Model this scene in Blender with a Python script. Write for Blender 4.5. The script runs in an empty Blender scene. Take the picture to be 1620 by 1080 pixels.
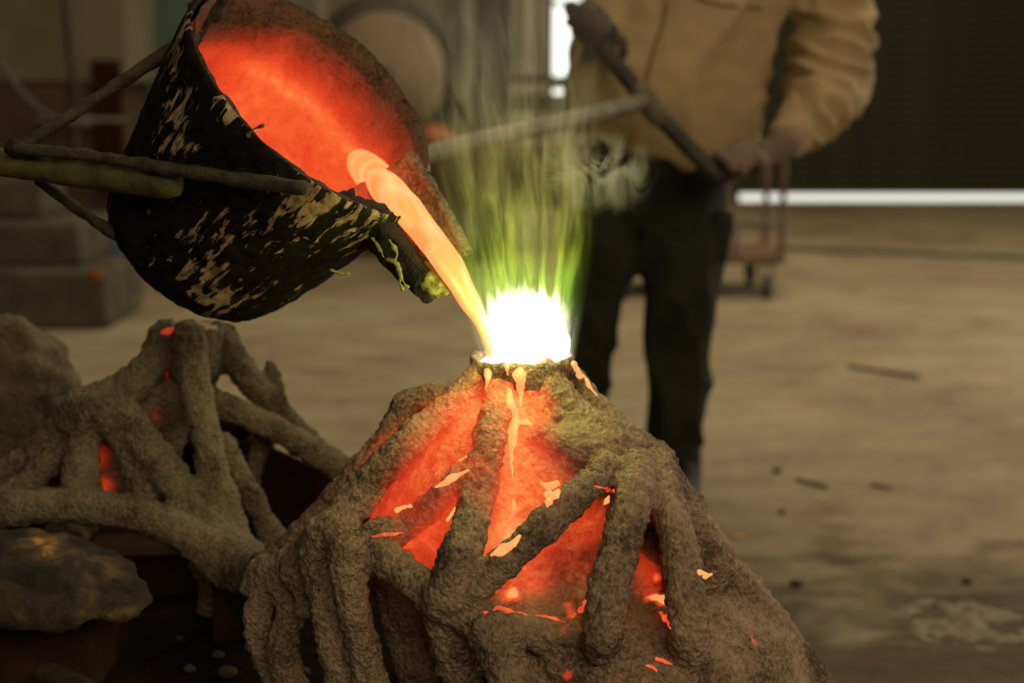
import bpy, bmesh, math, random
import numpy as np
from mathutils import Vector, Matrix, noise
from mathutils.bvhtree import BVHTree
random.seed(7)
C = bpy.context.scene.collection
PI = math.pi
SC = bpy.context.scene

# ------------------------------------------------------------------ camera
FPX = 2250.0
PITCH = math.atan(410 / FPX)
CAMZ = 1.2
cam = bpy.data.cameras.new('camera')
cam.sensor_width = 36.0
cam.lens = FPX / 1620 * 36
cam.clip_start = 0.05
cam.dof.use_dof = True
cam.dof.focus_distance = 1.62
cam.dof.aperture_fstop = 3.0
camo = bpy.data.objects.new('camera', cam)
C.objects.link(camo)
camo.location = (0, 0, CAMZ)
camo.rotation_euler = (PI / 2 - PITCH, 0, 0)
SC.camera = camo
CAM = Vector((0, 0, CAMZ))
FW = Vector((0, math.cos(PITCH), -math.sin(PITCH)))
UP = Vector((0, math.sin(PITCH), math.cos(PITCH)))
RT = Vector((1, 0, 0))

# ------------------------------------------------------------------ world, lights, exposure
w = bpy.data.worlds.new('world')
SC.world = w
w.use_nodes = True
w.node_tree.nodes['Background'].inputs[0].default_value = (0.95, 0.85, 0.62, 1)
w.node_tree.nodes['Background'].inputs[1].default_value = 0.10
SC.view_settings.view_transform = 'Standard'
SC.view_settings.look = 'None'
SC.view_settings.gamma = 1
SC.view_settings.use_curve_mapping = False
SC.view_settings.exposure = 0.0
SC.cycles.volume_step_rate = 0.35
SC.cycles.max_bounces = 5
SC.cycles.diffuse_bounces = 3
SC.cycles.volume_bounces = 0
SC.cycles.transparent_max_bounces = 8


def area(name, loc, target, size, energy, col, sy=None):
    l = bpy.data.lights.new(name, 'AREA')
    l.shape = 'RECTANGLE'
    l.size = size
    l.size_y = sy or size
    l.energy = energy
    l.color = col
    o = bpy.data.objects.new(name, l)
    C.objects.link(o)
    o.location = loc
    o.rotation_euler = (Vector(target) - Vector(loc)).to_track_quat('-Z', 'Y').to_euler()
    return o


area('overhead_light', (2.6, 8.5, 5.7), (2.6, 8.5, 0), 4.5, 200, (1, 0.85, 0.53), 6)
area('overhead_light', (1.0, 3.4, 5.7), (0.9, 3.6, 0), 2.5, 55, (1, 0.83, 0.54))
area('side_window_light', (6.6, 6.4, 2.6), (1.2, 4, 1.0), 2.0, 130, (1, 0.97, 0.82), 3)
area('overhead_light', (-0.6, 6.2, 5.6), (-0.4, 9.5, 1.0), 2.0, 75, (1, 0.84, 0.56))  # added lamp, brightens the drum and the middle background
area('front_fill_light', (0.5, -2.4, 3.0), (0.4, 1.9, 0.7), 1.6, 46, (1, 0.79, 0.51))  # added fill from behind the camera, aimed at the moulds
area('front_fill_light', (2.6, -1.4, 2.8), (0.8, 3.6, 1.1), 1.6, 56, (1, 0.80, 0.52))  # added fill from front right for the jacket and main mould


# ------------------------------------------------------------------ projection helpers (pixel of the 1620x1080 photo -> real point)
def ray(px, py):
    return (FW + RT * ((px - 810) / FPX) + UP * ((540 - py) / FPX)).normalized()


def P(px, py, Y):
    d = ray(px, py)
    return CAM + d * (Y / d.y)


def G(px, py, z=0.0):
    d = ray(px, py)
    return CAM + d * ((z - CAMZ) / d.z)


def mpp(Y):                     # metres per pixel at distance Y
    return Y / FPX


# ------------------------------------------------------------------ object helpers
def link(o, parent=None):
    C.objects.link(o)
    if parent:
        o.parent = parent
    return o


def tag(o, label=None, cat=None, group=None, kind=None):
    if label: o['label'] = label
    if cat: o['category'] = cat
    if group: o['group'] = group
    if kind: o['kind'] = kind
    return o


def thing(name, label, cat, loc=(0, 0, 0), group=None):
    o = bpy.data.objects.new(name, None)
    o.empty_display_size = 0.05
    C.objects.link(o)
    o.location = loc
    return tag(o, label, cat, group)


def mesh_obj(name, verts, faces, mat, parent=None, smooth=True, heat=None, label=None):
    me = bpy.data.meshes.new(name)
    off = Vector(parent.location) if parent is not None and parent.parent is None else Vector((0, 0, 0))
    if parent is not None and parent.parent is not None:
        off = Vector(parent.parent.location) + Vector(parent.location)
    me.from_pydata([tuple(Vector(v) - off) for v in verts], [], faces)
    if heat is not None:
        at = me.attributes.new('glow', 'FLOAT', 'POINT')
        at.data.foreach_set('value', np.array(heat, dtype=np.float32))
    if smooth:
        me.polygons.foreach_set('use_smooth', [True] * len(me.polygons))
    me.materials.append(mat)
    me.update()
    o = bpy.data.objects.new(name, me)
    link(o, parent)
    if label: o['label'] = label
    return o


class MB:
    """collects closed shapes into one mesh"""
    def __init__(s):
        s.v, s.f = [], []

    def add(s, v, f):
        n = len(s.v)
        s.v += [Vector(x) for x in v]
        s.f += [tuple(i + n for i in q) for q in f]
        return s

    def box(s, c, d, rot=None, bev=0.0):
        bm = bmesh.new()
        bmesh.ops.create_cube(bm, size=1)
        for v in bm.verts:
            v.co = Vector((v.co.x * d[0], v.co.y * d[1], v.co.z * d[2]))
        if bev > 0:
            bmesh.ops.bevel(bm, geom=bm.edges[:], offset=bev, segments=2, profile=0.6, affect='EDGES')
        m = Matrix.Translation(Vector(c)) @ (rot.to_4x4() if rot is not None else Matrix.Identity(4))
        bm.transform(m)
        bm.verts.index_update()
        s.add([v.co.copy() for v in bm.verts], [[v.index for v in f.verts] for f in bm.faces])
        bm.free()
        return s

    def tube(s, pts, rad, seg=16, step=None, flat=None):
        v, f = tube(pts, rad, seg, step, flat)
        return s.add(v, f)

    def build(s, name, mat, parent=None, smooth=True, label=None):
        return mesh_obj(name, s.v, s.f, mat, parent, smooth, label=label)


def spline(pts, rad, step):
    """Catmull-Rom through pts, resampled at about step"""
    pts = [Vector(p) for p in pts]
    if not hasattr(rad, '__len__'):
        rad = [rad] * len(pts)
    P0 = [pts[0] * 2 - pts[1]] + pts + [pts[-1] * 2 - pts[-2]]
    out, ro = [], []
    for i in range(1, len(P0) - 2):
        a, b, c, d = P0[i - 1:i + 3]
        n = max(2, int((c - b).length / step))
        for k in range(n):
            t = k / n
            q = 0.5 * ((2 * b) + (c - a) * t + (2 * a - 5 * b + 4 * c - d) * t * t + (3 * b - a - 3 * c + d) * t ** 3)
            out.append(q)
            ts = t * t * (3 - 2 * t)
            ro.append(rad[i - 1] * (1 - ts) + rad[i] * ts)
    out.append(pts[-1]); ro.append(rad[-1])
    return out, ro


def tube(pts, rad, seg=16, step=None, flat=None, cap=True):
    """closed tube; flat=(direction, factor) squashes it along a direction"""
    step = step or 0.02
    c, r = spline(pts, rad, step)
    n = len(c)
    T = []
    for i in range(n):
        T.append((c[min(n - 1, i + 1)] - c[max(0, i - 1)]).normalized())
    u = T[0].orthogonal().normalized()
    rings = []
    for i in range(n):
        u = (u - T[i] * u.dot(T[i])).normalized()
        vv = T[i].cross(u)
        rings.append((c[i], u.copy(), vv, r[i], T[i]))
    if cap:
        def capr(rg, sgn):
            ctr, u_, v_, r_, t_ = rg
            return [(ctr + t_ * sgn * r_ * math.sin(a), u_, v_, r_ * math.cos(a), t_) for a in (PI * 0.25, PI * 0.42)]
        rings = list(reversed(capr(rings[0], -1))) + rings + capr(rings[-1], 1)
    V, F = [], []
    for (ctr, u_, v_, r_, t_) in rings:
        for k in range(seg):
            a = 2 * PI * k / seg
            o = u_ * math.cos(a) * r_ + v_ * math.sin(a) * r_
            if flat:
                fd = Vector(flat[0]).normalized()
                o -= fd * o.dot(fd) * (1 - flat[1])
            V.append(ctr + o)
    m = len(rings)
    for i in range(m - 1):
        for k in range(seg):
            k2 = (k + 1) % seg
            F.append((i * seg + k, i * seg + k2, (i + 1) * seg + k2, (i + 1) * seg + k))
    F.append(tuple(reversed(range(seg))))
    F.append(tuple((m - 1) * seg + k for k in range(seg)))
    return V, F


def loft(rings, close_ends=True, close_last=True):
    """rings: lists of points with equal counts"""
    V, F = [], []
    n = len(rings[0])
    for r in rings:
        V += [Vector(p) for p in r]
    for i in range(len(rings) - 1):
        for k in range(n):
            k2 = (k + 1) % n
            F.append((i * n + k, i * n + k2, (i + 1) * n + k2, (i + 1) * n + k))
    if close_ends:
        F.append(tuple(reversed(range(n))))
        if close_last:
            F.append(tuple((len(rings) - 1) * n + k for k in range(n)))
    return V, F


def ellring(c, rx, ry, n=40, slope=0.0, sl_y=0.0, power=2.0):
    out = []
    for k in range(n):
        a = 2 * PI * k / n
        ca, sa = math.cos(a), math.sin(a)
        x = rx * math.copysign(abs(ca) ** (2 / power), ca)
        y = ry * math.copysign(abs(sa) ** (2 / power), sa)
        out.append(Vector((c[0] + x, c[1] + y, c[2] + slope * x + sl_y * y)))
    return out


def fuse(v, f, voxel=0.012, smooth=4, fac=0.5):
    """union of overlapping closed shapes by voxel remeshing; returns verts, faces"""
    me = bpy.data.meshes.new('tmp')
    me.from_pydata([tuple(x) for x in v], [], f)
    bm = bmesh.new(); bm.from_mesh(me)
    bmesh.ops.recalc_face_normals(bm, faces=bm.faces)
    bm.to_mesh(me); bm.free()
    o = bpy.data.objects.new('tmp', me)
    C.objects.link(o)
    m = o.modifiers.new('r', 'REMESH'); m.mode = 'VOXEL'; m.voxel_size = voxel
    if smooth:
        m = o.modifiers.new('s', 'SMOOTH'); m.iterations = smooth; m.factor = fac
    dg = bpy.context.evaluated_depsgraph_get()
    dg.update()
    m2 = bpy.data.meshes.new_from_object(o.evaluated_get(dg))
    bpy.data.objects.remove(o); bpy.data.meshes.remove(me)
    V = [x.co.copy() for x in m2.vertices]
    F = [tuple(p.vertices) for p in m2.polygons]
    bpy.data.meshes.remove(m2)
    return V, F


def normals(v, f):
    me = bpy.data.meshes.new('tmp')
    me.from_pydata([tuple(x) for x in v], [], f)
    bm = bmesh.new(); bm.from_mesh(me)
    bmesh.ops.recalc_face_normals(bm, faces=bm.faces)
    bm.normal_update()
    N = [x.normal.copy() for x in bm.verts]
    F = [tuple(y.index for y in p.verts) for p in bm.faces]
    bm.free(); bpy.data.meshes.remove(me)
    return N, F


def displace(v, f, fn):
    N, F = normals(v, f)
    return [p + n * fn(p, n) for p, n in zip(v, N)], F


def nz(p, s, o=(0, 0, 0)):
    return noise.noise(Vector((p.x * s + o[0], p.y * s + o[1], p.z * s + o[2])))


def crust(amp=1.0, o=0.0):
    """sandy stucco relief"""
    def fn(p, n):
        return amp * (0.0030 * nz(p, 22, (o, 0, 0)) + 0.0030 * nz(p, 70, (o, 3, 1)) + 0.0032 * nz(p, 140, (o, 7, 2)))
    return fn


# ------------------------------------------------------------------ materials
def nn(nt, t, **kw):
    n = nt.nodes.new(t)
    for k, v in kw.items():
        setattr(n, k, v)
    return n


def ramp(nt, fac, stops, interp='LINEAR'):
    r = nn(nt, 'ShaderNodeValToRGB')
    r.color_ramp.interpolation = interp
    el = r.color_ramp.elements
    while len(el) > 1:
        el.remove(el[0])
    el[0].position = stops[0][0]; el[0].color = tuple(stops[0][1]) + (1,)
    for p, c in stops[1:]:
        e = el.new(p); e.color = tuple(c) + (1,)
    nt.links.new(fac, r.inputs[0])
    return r.outputs[0]


def noise_node(nt, scale, detail=4, vec=None, dist=0.0, rough=0.55):
    n = nn(nt, 'ShaderNodeTexNoise')
    n.inputs['Scale'].default_value = scale
    n.inputs['Detail'].default_value = detail
    n.inputs['Roughness'].default_value = rough
    n.inputs['Distortion'].default_value = dist
    if vec is not None:
        nt.links.new(vec, n.inputs['Vector'])
    return n.outputs['Fac']


def mapping(nt, vec, scale=(1, 1, 1), rot=(0, 0, 0), loc=(0, 0, 0)):
    m = nn(nt, 'ShaderNodeMapping')
    m.inputs['Scale'].default_value = scale
    m.inputs['Rotation'].default_value = rot
    m.inputs['Location'].default_value = loc
    nt.links.new(vec, m.inputs[0])
    return m.outputs[0]


def math_n(nt, op, a, b=None, c=None, clamp=False):
    m = nn(nt, 'ShaderNodeMath', operation=op)
    m.use_clamp = clamp
    for i, x in enumerate((a, b, c)):
        if x is None: continue
        if isinstance(x, (int, float)):
            m.inputs[i].default_value = x
        else:
            nt.links.new(x, m.inputs[i])
    return m.outputs[0]


def base_mat(name):
    m = bpy.data.materials.new(name)
    m.use_nodes = True
    nt = m.node_tree
    b = nt.nodes['Principled BSDF']
    tc = nn(nt, 'ShaderNodeTexCoord')
    return m, nt, b, tc.outputs['Object']


def bump(nt, b, h, strength=0.5, dist=0.01):
    n = nn(nt, 'ShaderNodeBump')
    n.inputs['Strength'].default_value = strength
    n.inputs['Distance'].default_value = dist
    nt.links.new(h, n.inputs['Height'])
    nt.links.new(n.outputs[0], b.inputs['Normal'])


def simple(name, c1, c2, rough=0.8, scale=8, metal=0.0, bs=0.3, bd=0.004, bscale=None, stretch=(1, 1, 1), spec=0.3, detail=5):
    m, nt, b, oc = base_mat(name)
    v = mapping(nt, oc, stretch)
    f = noise_node(nt, scale, detail, v)
    col = ramp(nt, f, [(0.3, c1), (0.7, c2)])
    nt.links.new(col, b.inputs['Base Color'])
    b.inputs['Roughness'].default_value = rough
    b.inputs['Metallic'].default_value = metal
    b.inputs['Specular IOR Level'].default_value = spec
    if bs:
        bump(nt, b, noise_node(nt, bscale or scale * 5, 4, v), bs, bd)
    return m


def emit(name, col, strength):
    m, nt, b, oc = base_mat(name)
    b.inputs['Base Color'].default_value = (0.1, 0.05, 0.03, 1)
    b.inputs['Emission Color'].default_value = tuple(col) + (1,)
    b.inputs['Emission Strength'].default_value = strength
    return m


HEAT = [(0.0, (0, 0, 0)), (0.16, (0.02, 0.0008, 0.0002)), (0.34, (0.17, 0.007, 0.0016)), (0.54, (0.52, 0.026, 0.0055)),
        (0.72, (0.76, 0.050, 0.011)), (0.86, (0.92, 0.12, 0.026)), (0.96, (1, 0.26, 0.07)), (1.0, (1, 0.38, 0.12))]


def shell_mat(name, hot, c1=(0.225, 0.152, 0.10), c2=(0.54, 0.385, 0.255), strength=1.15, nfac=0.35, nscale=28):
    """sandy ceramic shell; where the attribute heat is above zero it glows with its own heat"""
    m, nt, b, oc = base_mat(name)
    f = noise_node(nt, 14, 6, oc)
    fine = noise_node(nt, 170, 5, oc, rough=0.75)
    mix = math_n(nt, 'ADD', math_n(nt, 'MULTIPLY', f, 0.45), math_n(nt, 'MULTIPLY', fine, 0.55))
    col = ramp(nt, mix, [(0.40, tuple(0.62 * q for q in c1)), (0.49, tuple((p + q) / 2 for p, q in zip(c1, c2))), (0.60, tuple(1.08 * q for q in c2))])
    nt.links.new(col, b.inputs['Base Color'])
    b.inputs['Roughness'].default_value = 0.95
    b.inputs['Specular IOR Level'].default_value = 0.1
    vor = nn(nt, 'ShaderNodeTexVoronoi')
    vor.inputs['Scale'].default_value = 190
    nt.links.new(oc, vor.inputs['Vector'])
    h = math_n(nt, 'ADD', noise_node(nt, 150, 6, oc, rough=0.7), math_n(nt, 'MULTIPLY', vor.outputs['Distance'], 0.6))
    bump(nt, b, h, 1.0, 0.011)
    if hot:
        at = nn(nt, 'ShaderNodeAttribute', attribute_name='glow')
        n1 = noise_node(nt, nscale, 6, oc, dist=0.4, rough=0.65)
        n2 = math_n(nt, 'MULTIPLY', math_n(nt, 'SUBTRACT', n1, 0.5), nfac * 2)
        gate = math_n(nt, 'MULTIPLY', at.outputs['Fac'], 3.0, clamp=True)
        hh = math_n(nt, 'MULTIPLY_ADD', n2, gate, at.outputs['Fac'], clamp=True)
        e = ramp(nt, hh, HEAT)
        nt.links.new(e, b.inputs['Emission Color'])
        b.inputs['Emission Strength'].default_value = strength
    return m


M = {}
M['shell'] = shell_mat('shell', True, nfac=0.38, nscale=24, strength=0.88)
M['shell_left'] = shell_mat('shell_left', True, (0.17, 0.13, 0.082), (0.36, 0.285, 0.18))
M['membrane'] = M['shell']
M['lining'] = shell_mat('lining', True, (0.10, 0.075, 0.055), (0.20, 0.145, 0.105), 1.0, 0.15, 60)
M['metal_stream'] = None


def molten(name, c1, c2, strength, scale=20, stretch=(1, 1, 1)):
    m, nt, b, oc = base_mat(name)
    f = noise_node(nt, scale, 4, mapping(nt, oc, stretch), 0.6)
    nt.links.new(ramp(nt, f, [(0.35, c1), (0.65, c2)]), b.inputs['Emission Color'])
    b.inputs['Emission Strength'].default_value = strength
    b.inputs['Base Color'].default_value = (0.3, 0.15, 0.05, 1)
    b.inputs['Roughness'].default_value = 0.35
    return m


M['metal_stream'] = molten('metal_stream', (1, 0.30, 0.075), (1, 0.46, 0.16), 1.05, 9, (3, 3, 0.6))
M['drip'] = molten('drip', (1, 0.30, 0.09), (1, 0.46, 0.16), 1.0, 60)
M['core'] = emit('flame_core', (1, 0.95, 0.76), 5.0)

# crucible outside: soot black with flaking tan scale in streaks along the axis
m, nt, b, oc = base_mat('crucible_steel')
v = mapping(nt, oc, (1, 1, 0.17))
a1 = noise_node(nt, 92, 6, v, 0.5, 0.62)
a2 = noise_node(nt, 7.5, 3, mapping(nt, oc, (1, 1, 0.7), loc=(3.1, 1.7, 0.4)))
pk = math_n(nt, 'ADD', math_n(nt, 'MULTIPLY', a1, 0.55), math_n(nt, 'MULTIPLY', a2, 0.6))
mask = ramp(nt, pk, [(0.622, (0, 0, 0)), (0.636, (1, 1, 1))])
flk = ramp(nt, noise_node(nt, 70, 4, oc), [(0.35, (0.17, 0.105, 0.055)), (0.65, (0.46, 0.35, 0.19))])
soot = ramp(nt, noise_node(nt, 60, 5, oc), [(0.4, (0.004, 0.0036, 0.0026)), (0.75, (0.018, 0.015, 0.009))])
mx = nn(nt, 'ShaderNodeMix', data_type='RGBA')
nt.links.new(mask, mx.inputs[0]); nt.links.new(soot, mx.inputs[6]); nt.links.new(flk, mx.inputs[7])
nt.links.new(mx.outputs[2], b.inputs['Base Color'])
b.inputs['Roughness'].default_value = 0.85
b.inputs['Specular IOR Level'].default_value = 0.15
bump(nt, b, math_n(nt, 'ADD', mask, noise_node(nt, 80, 5, oc)), 0.6, 0.004)
M['crucible'] = m

M['soot'] = simple('soot', (0.008, 0.007, 0.005), (0.035, 0.028, 0.018), 0.85, 50, bs=0.8, bd=0.006)
M['crust_rim'] = simple('crust_rim', (0.05, 0.042, 0.032), (0.2, 0.16, 0.11), 0.9, 60, bs=0.8, bd=0.006)
M['green_pipe'] = simple('green_pipe', (0.04, 0.04, 0.014), (0.13, 0.125, 0.04), 0.6, 30, bs=0.4, bd=0.003)
M['rod'] = simple('rod', (0.022, 0.018, 0.010), (0.075, 0.062, 0.034), 0.7, 60, bs=0.6, bd=0.004)
M['pole'] = simple('pole', (0.085, 0.068, 0.036), (0.17, 0.135, 0.075), 0.6, 12, bs=0.2, bd=0.003)
M['bar'] = simple('bar', (0.022, 0.02, 0.016), (0.06, 0.052, 0.04), 0.55, 12, bs=0.2, bd=0.003)
M['rubber'] = simple('rubber', (0.008, 0.008, 0.008), (0.02, 0.02, 0.018), 0.6, 12)
M['jacket'] = simple('jacket', (0.37, 0.265, 0.135), (0.47, 0.345, 0.185), 0.85, 4, bs=0.35, bd=0.02, bscale=11)
M['trousers'] = simple('trousers', (0.012, 0.013, 0.009), (0.026, 0.027, 0.018), 0.9, 8, bs=0.4, bd=0.02, bscale=12)
M['glove'] = simple('glove', (0.16, 0.11, 0.085), (0.25, 0.175, 0.135), 0.9, 14, bs=0.4, bd=0.006)
M['glove_dark'] = simple('glove_dark', (0.05, 0.04, 0.03), (0.11, 0.088, 0.064), 0.9, 14, bs=0.4, bd=0.006)
M['skin'] = simple('skin', (0.42, 0.24, 0.16), (0.5, 0.3, 0.2), 0.6, 10, bs=0)
M['hair'] = simple('hair', (0.01, 0.008, 0.006), (0.03, 0.025, 0.02), 0.6, 60)
M['eye'] = simple('eye', (0.5, 0.5, 0.48), (0.55, 0.55, 0.5), 0.3, 5, bs=0)
M['boot'] = simple('boot', (0.012, 0.01, 0.008), (0.03, 0.025, 0.02), 0.6, 15)
M['concrete_block'] = simple('concrete_block', (0.06, 0.05, 0.035), (0.12, 0.10, 0.07), 0.95, 8)
M['rust'] = simple('rust', (0.045, 0.02, 0.012), (0.11, 0.05, 0.028), 0.9, 20)
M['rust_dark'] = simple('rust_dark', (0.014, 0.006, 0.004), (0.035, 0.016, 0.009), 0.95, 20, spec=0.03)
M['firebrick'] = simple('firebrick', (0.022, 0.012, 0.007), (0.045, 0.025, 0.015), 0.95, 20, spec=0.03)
M['bench'] = simple('bench', (0.008, 0.0055, 0.0035), (0.020, 0.014, 0.009), 0.95, 25, bs=0.8, bd=0.01, spec=0.03)
M['trolley'] = simple('trolley', (0.10, 0.055, 0.035), (0.20, 0.12, 0.08), 0.7, 9)
M['trolley_grey'] = simple('trolley_grey', (0.09, 0.09, 0.075), (0.15, 0.15, 0.125), 0.6, 9)
M['wheel'] = simple('wheel', (0.05, 0.048, 0.04), (0.1, 0.095, 0.08), 0.7, 9)
M['plaster'] = simple('plaster', (0.23, 0.2, 0.14), (0.33, 0.29, 0.21), 0.95, 1.2, bs=0.2)
M['green_wall'] = simple('green_wall', (0.055, 0.085, 0.062), (0.085, 0.12, 0.09), 0.9, 1.5, bs=0.2)
M['ceiling'] = simple('ceiling', (0.1, 0.095, 0.08), (0.14, 0.13, 0.11), 0.9, 1.5, bs=0)
M['shutter'] = simple('shutter', (0.042, 0.042, 0.028), (0.062, 0.063, 0.043), 0.8, 3, bs=0.1, spec=0.0)
M['pale_steel'] = simple('pale_steel', (0.30, 0.29, 0.22), (0.42, 0.40, 0.31), 0.7, 3, bs=0.1)
M['mid_steel'] = simple('mid_steel', (0.17, 0.155, 0.11), (0.25, 0.23, 0.17), 0.7, 3, bs=0.1)
M['dark_steel'] = simple('dark_steel', (0.035, 0.03, 0.024), (0.07, 0.06, 0.048), 0.6, 4, bs=0.1)
M['brown_drum'] = simple('brown_drum', (0.16, 0.112, 0.075), (0.25, 0.185, 0.125), 0.85, 2.5, bs=0.3)
M['beige_panel'] = simple('beige_panel', (0.11, 0.092, 0.058), (0.17, 0.145, 0.093), 0.8, 1.8, bs=0.1)
M['brown_panel'] = simple('brown_panel', (0.05, 0.03, 0.018), (0.09, 0.055, 0.032), 0.8, 3, bs=0.1)
M['blue'] = simple('blue', (0.008, 0.04, 0.06), (0.015, 0.07, 0.10), 0.6, 8)
M['red'] = simple('red', (0.45, 0.03, 0.02), (0.6, 0.06, 0.03), 0.6, 8)
M['orange'] = simple('orange', (0.25, 0.06, 0.02), (0.3, 0.09, 0.03), 0.6, 8)
M['green_rag'] = simple('green_rag', (0.08, 0.12, 0.03), (0.12, 0.16, 0.05), 0.8, 8)
M['twig'] = simple('twig', (0.04, 0.03, 0.02), (0.09, 0.065, 0.04), 0.9, 30)
M['leaf'] = simple('leaf', (0.5, 0.28, 0.05), (0.6, 0.36, 0.08), 0.8, 30)
M['pebble'] = simple('pebble', (0.03, 0.024, 0.018), (0.1, 0.08, 0.06), 0.95, 30)
M['flame_tinted_crust'] = simple('flame_tinted_crust', (0.16, 0.17, 0.04), (0.42, 0.42, 0.12), 0.95, 90, bs=0.8)  # crust colour with the flame's yellow-green light painted in
M['day'] = emit('daylight_glass', (0.93, 1.0, 0.86), 1.7)
M['day_gap'] = emit('daylight_gap', (0.98, 0.97, 0.86), 1.0)

# slag slab: dark with yellow-brown crust
m, nt, b, oc = base_mat('slag_crust')
f = noise_node(nt, 11, 6, oc, 0.4, 0.62)
nt.links.new(ramp(nt, f, [(0.45, (0.010, 0.007, 0.005)), (0.54, (0.035, 0.024, 0.012)), (0.64, (0.12, 0.075, 0.028)), (0.70, (0.45, 0.22, 0.06))]), b.inputs['Base Color'])
b.inputs['Roughness'].default_value = 0.95
bump(nt, b, noise_node(nt, 40, 6, oc), 0.9, 0.01)
M['slag'] = m

# floor
m, nt, b, oc = base_mat('floor_concrete')
f1 = noise_node(nt, 0.55, 5, oc, 0.3)
f2 = noise_node(nt, 3.2, 6, mapping(nt, oc, (1.0, 1.5, 1)), 0.3)
f3 = noise_node(nt, 16, 5, oc)
mm = math_n(nt, 'ADD', math_n(nt, 'MULTIPLY', f1, 0.5), math_n(nt, 'ADD', math_n(nt, 'MULTIPLY', f2, 0.35), math_n(nt, 'MULTIPLY', f3, 0.15)))
col = ramp(nt, mm, [(0.38, (0.20, 0.135, 0.088)), (0.5, (0.30, 0.235, 0.15)), (0.62, (0.375, 0.325, 0.21))])
# trodden soil plus painted-in light falloff around the pouring bench, chalky spill beside it
sep = nn(nt, 'ShaderNodeSeparateXYZ'); nt.links.new(oc, sep.inputs[0])
soil_and_falloff = math_n(nt, 'SUBTRACT', 3.7, math_n(nt, 'ADD', sep.outputs[1], math_n(nt, 'MULTIPLY', math_n(nt, 'SUBTRACT', f2, 0.5), 2.2)))
soil_and_falloff = math_n(nt, 'MULTIPLY', soil_and_falloff, 1.5, clamp=True)
mx = nn(nt, 'ShaderNodeMix', data_type='RGBA')
nt.links.new(math_n(nt, 'MULTIPLY', soil_and_falloff, 0.85), mx.inputs[0]); nt.links.new(col, mx.inputs[6])
nt.links.new(ramp(nt, f3, [(0.35, (0.032, 0.019, 0.011)), (0.7, (0.085, 0.052, 0.03))]), mx.inputs[7])
nt.links.new(mx.outputs[2], b.inputs['Base Color'])
b.inputs['Roughness'].default_value = 0.8
b.inputs['Specular IOR Level'].default_value = 0.25
bump(nt, b, f3, 0.3, 0.01)
M['floor'] = m

# ================================================================== THE SETTING
XL, XR, YB, YF, ZC = -6.0, 8.0, 14.6, -4.0, 6.0


def struct(name, mb, mat, label=None, smooth=False):
    o = mb.build(name, mat, None, smooth)
    o['kind'] = 'structure'
    if label: o['label'] = label
    return o


struct('floor', MB().box(((XL + XR) / 2, (YB + YF) / 2, -0.05), (XR - XL, YB - YF, 0.1)), M['floor'], 'dusty brown concrete floor')
struct('ceiling', MB().box(((XL + XR) / 2, (YB + YF) / 2, ZC + 0.05), (XR - XL, YB - YF, 0.1)), M['ceiling'])
struct('wall_left', MB().box((XL - 0.05, (YB + YF) / 2, ZC / 2), (0.1, YB - YF, ZC)), M['green_wall'])
struct('wall_right', MB().box((XR + 0.05, (YB + YF) / 2, ZC / 2), (0.1, YB - YF, ZC)), M['plaster'])


def backx(px, Y=YB):
    return P(px, 200, Y).x


dx0 = backx(1165)                       # shutter opening
dx1 = XR - 0.4
wy = YB + 0.1
wallb = MB()
wx0, wx1 = backx(868), backx(925)       # window opening
wallb.box(((XL + wx0) / 2, wy, ZC / 2), (wx0 - XL, 0.2, ZC))
wallb.box(((wx1 + dx0) / 2, wy, ZC / 2), (dx0 - wx1, 0.2, ZC))
wallb.box(((wx0 + wx1) / 2, wy, 0.5), (wx1 - wx0, 0.2, 1.0))
wallb.box(((wx0 + wx1) / 2, wy, 4.5), (wx1 - wx0, 0.2, 3.0))
wallb.box(((dx0 + dx1) / 2, wy, 5.0), (dx1 - dx0, 0.2, 2.0))
wallb.box(((dx1 + XR) / 2, wy, ZC / 2), (XR - dx1, 0.2, ZC))
struct('wall_back', wallb, M['plaster'])
# window_1: tall daylight window of stacked panes
wn = tag(thing('window_1', None, None, ((wx0 + wx1) / 2, YB, 1.0)), kind='structure')
ww = wx1 - wx0
cx = (wx0 + wx1) / 2
zs = [1.0, 1.19, 1.98, 2.5, 3.0]
MB().box((cx - ww / 2 + 0.02, YB + 0.02, 2.0), (0.04, 0.08, 2.0)).box((cx + ww / 2 - 0.02, YB + 0.02, 2.0), (0.04, 0.08, 2.0)).box(
    (cx, YB + 0.02, 2.98), (ww, 0.08, 0.04)).box((cx, YB + 0.02, 1.02), (ww, 0.08, 0.04)).build('frame', M['dark_steel'], wn, False)
for z in zs[1:-1]:
    MB().box((cx, YB + 0.02, z), (ww, 0.07, 0.045 if z > 1.5 else 0.12)).build('glazing_bar', M['dark_steel'], wn, False)
for a, b_ in zip(zs[:-1], zs[1:]):
    MB().box((cx, YB + 0.04, (a + b_) / 2), (ww - 0.02, 0.01, b_ - a)).build('pane', M['day'], wn, False)
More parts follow.
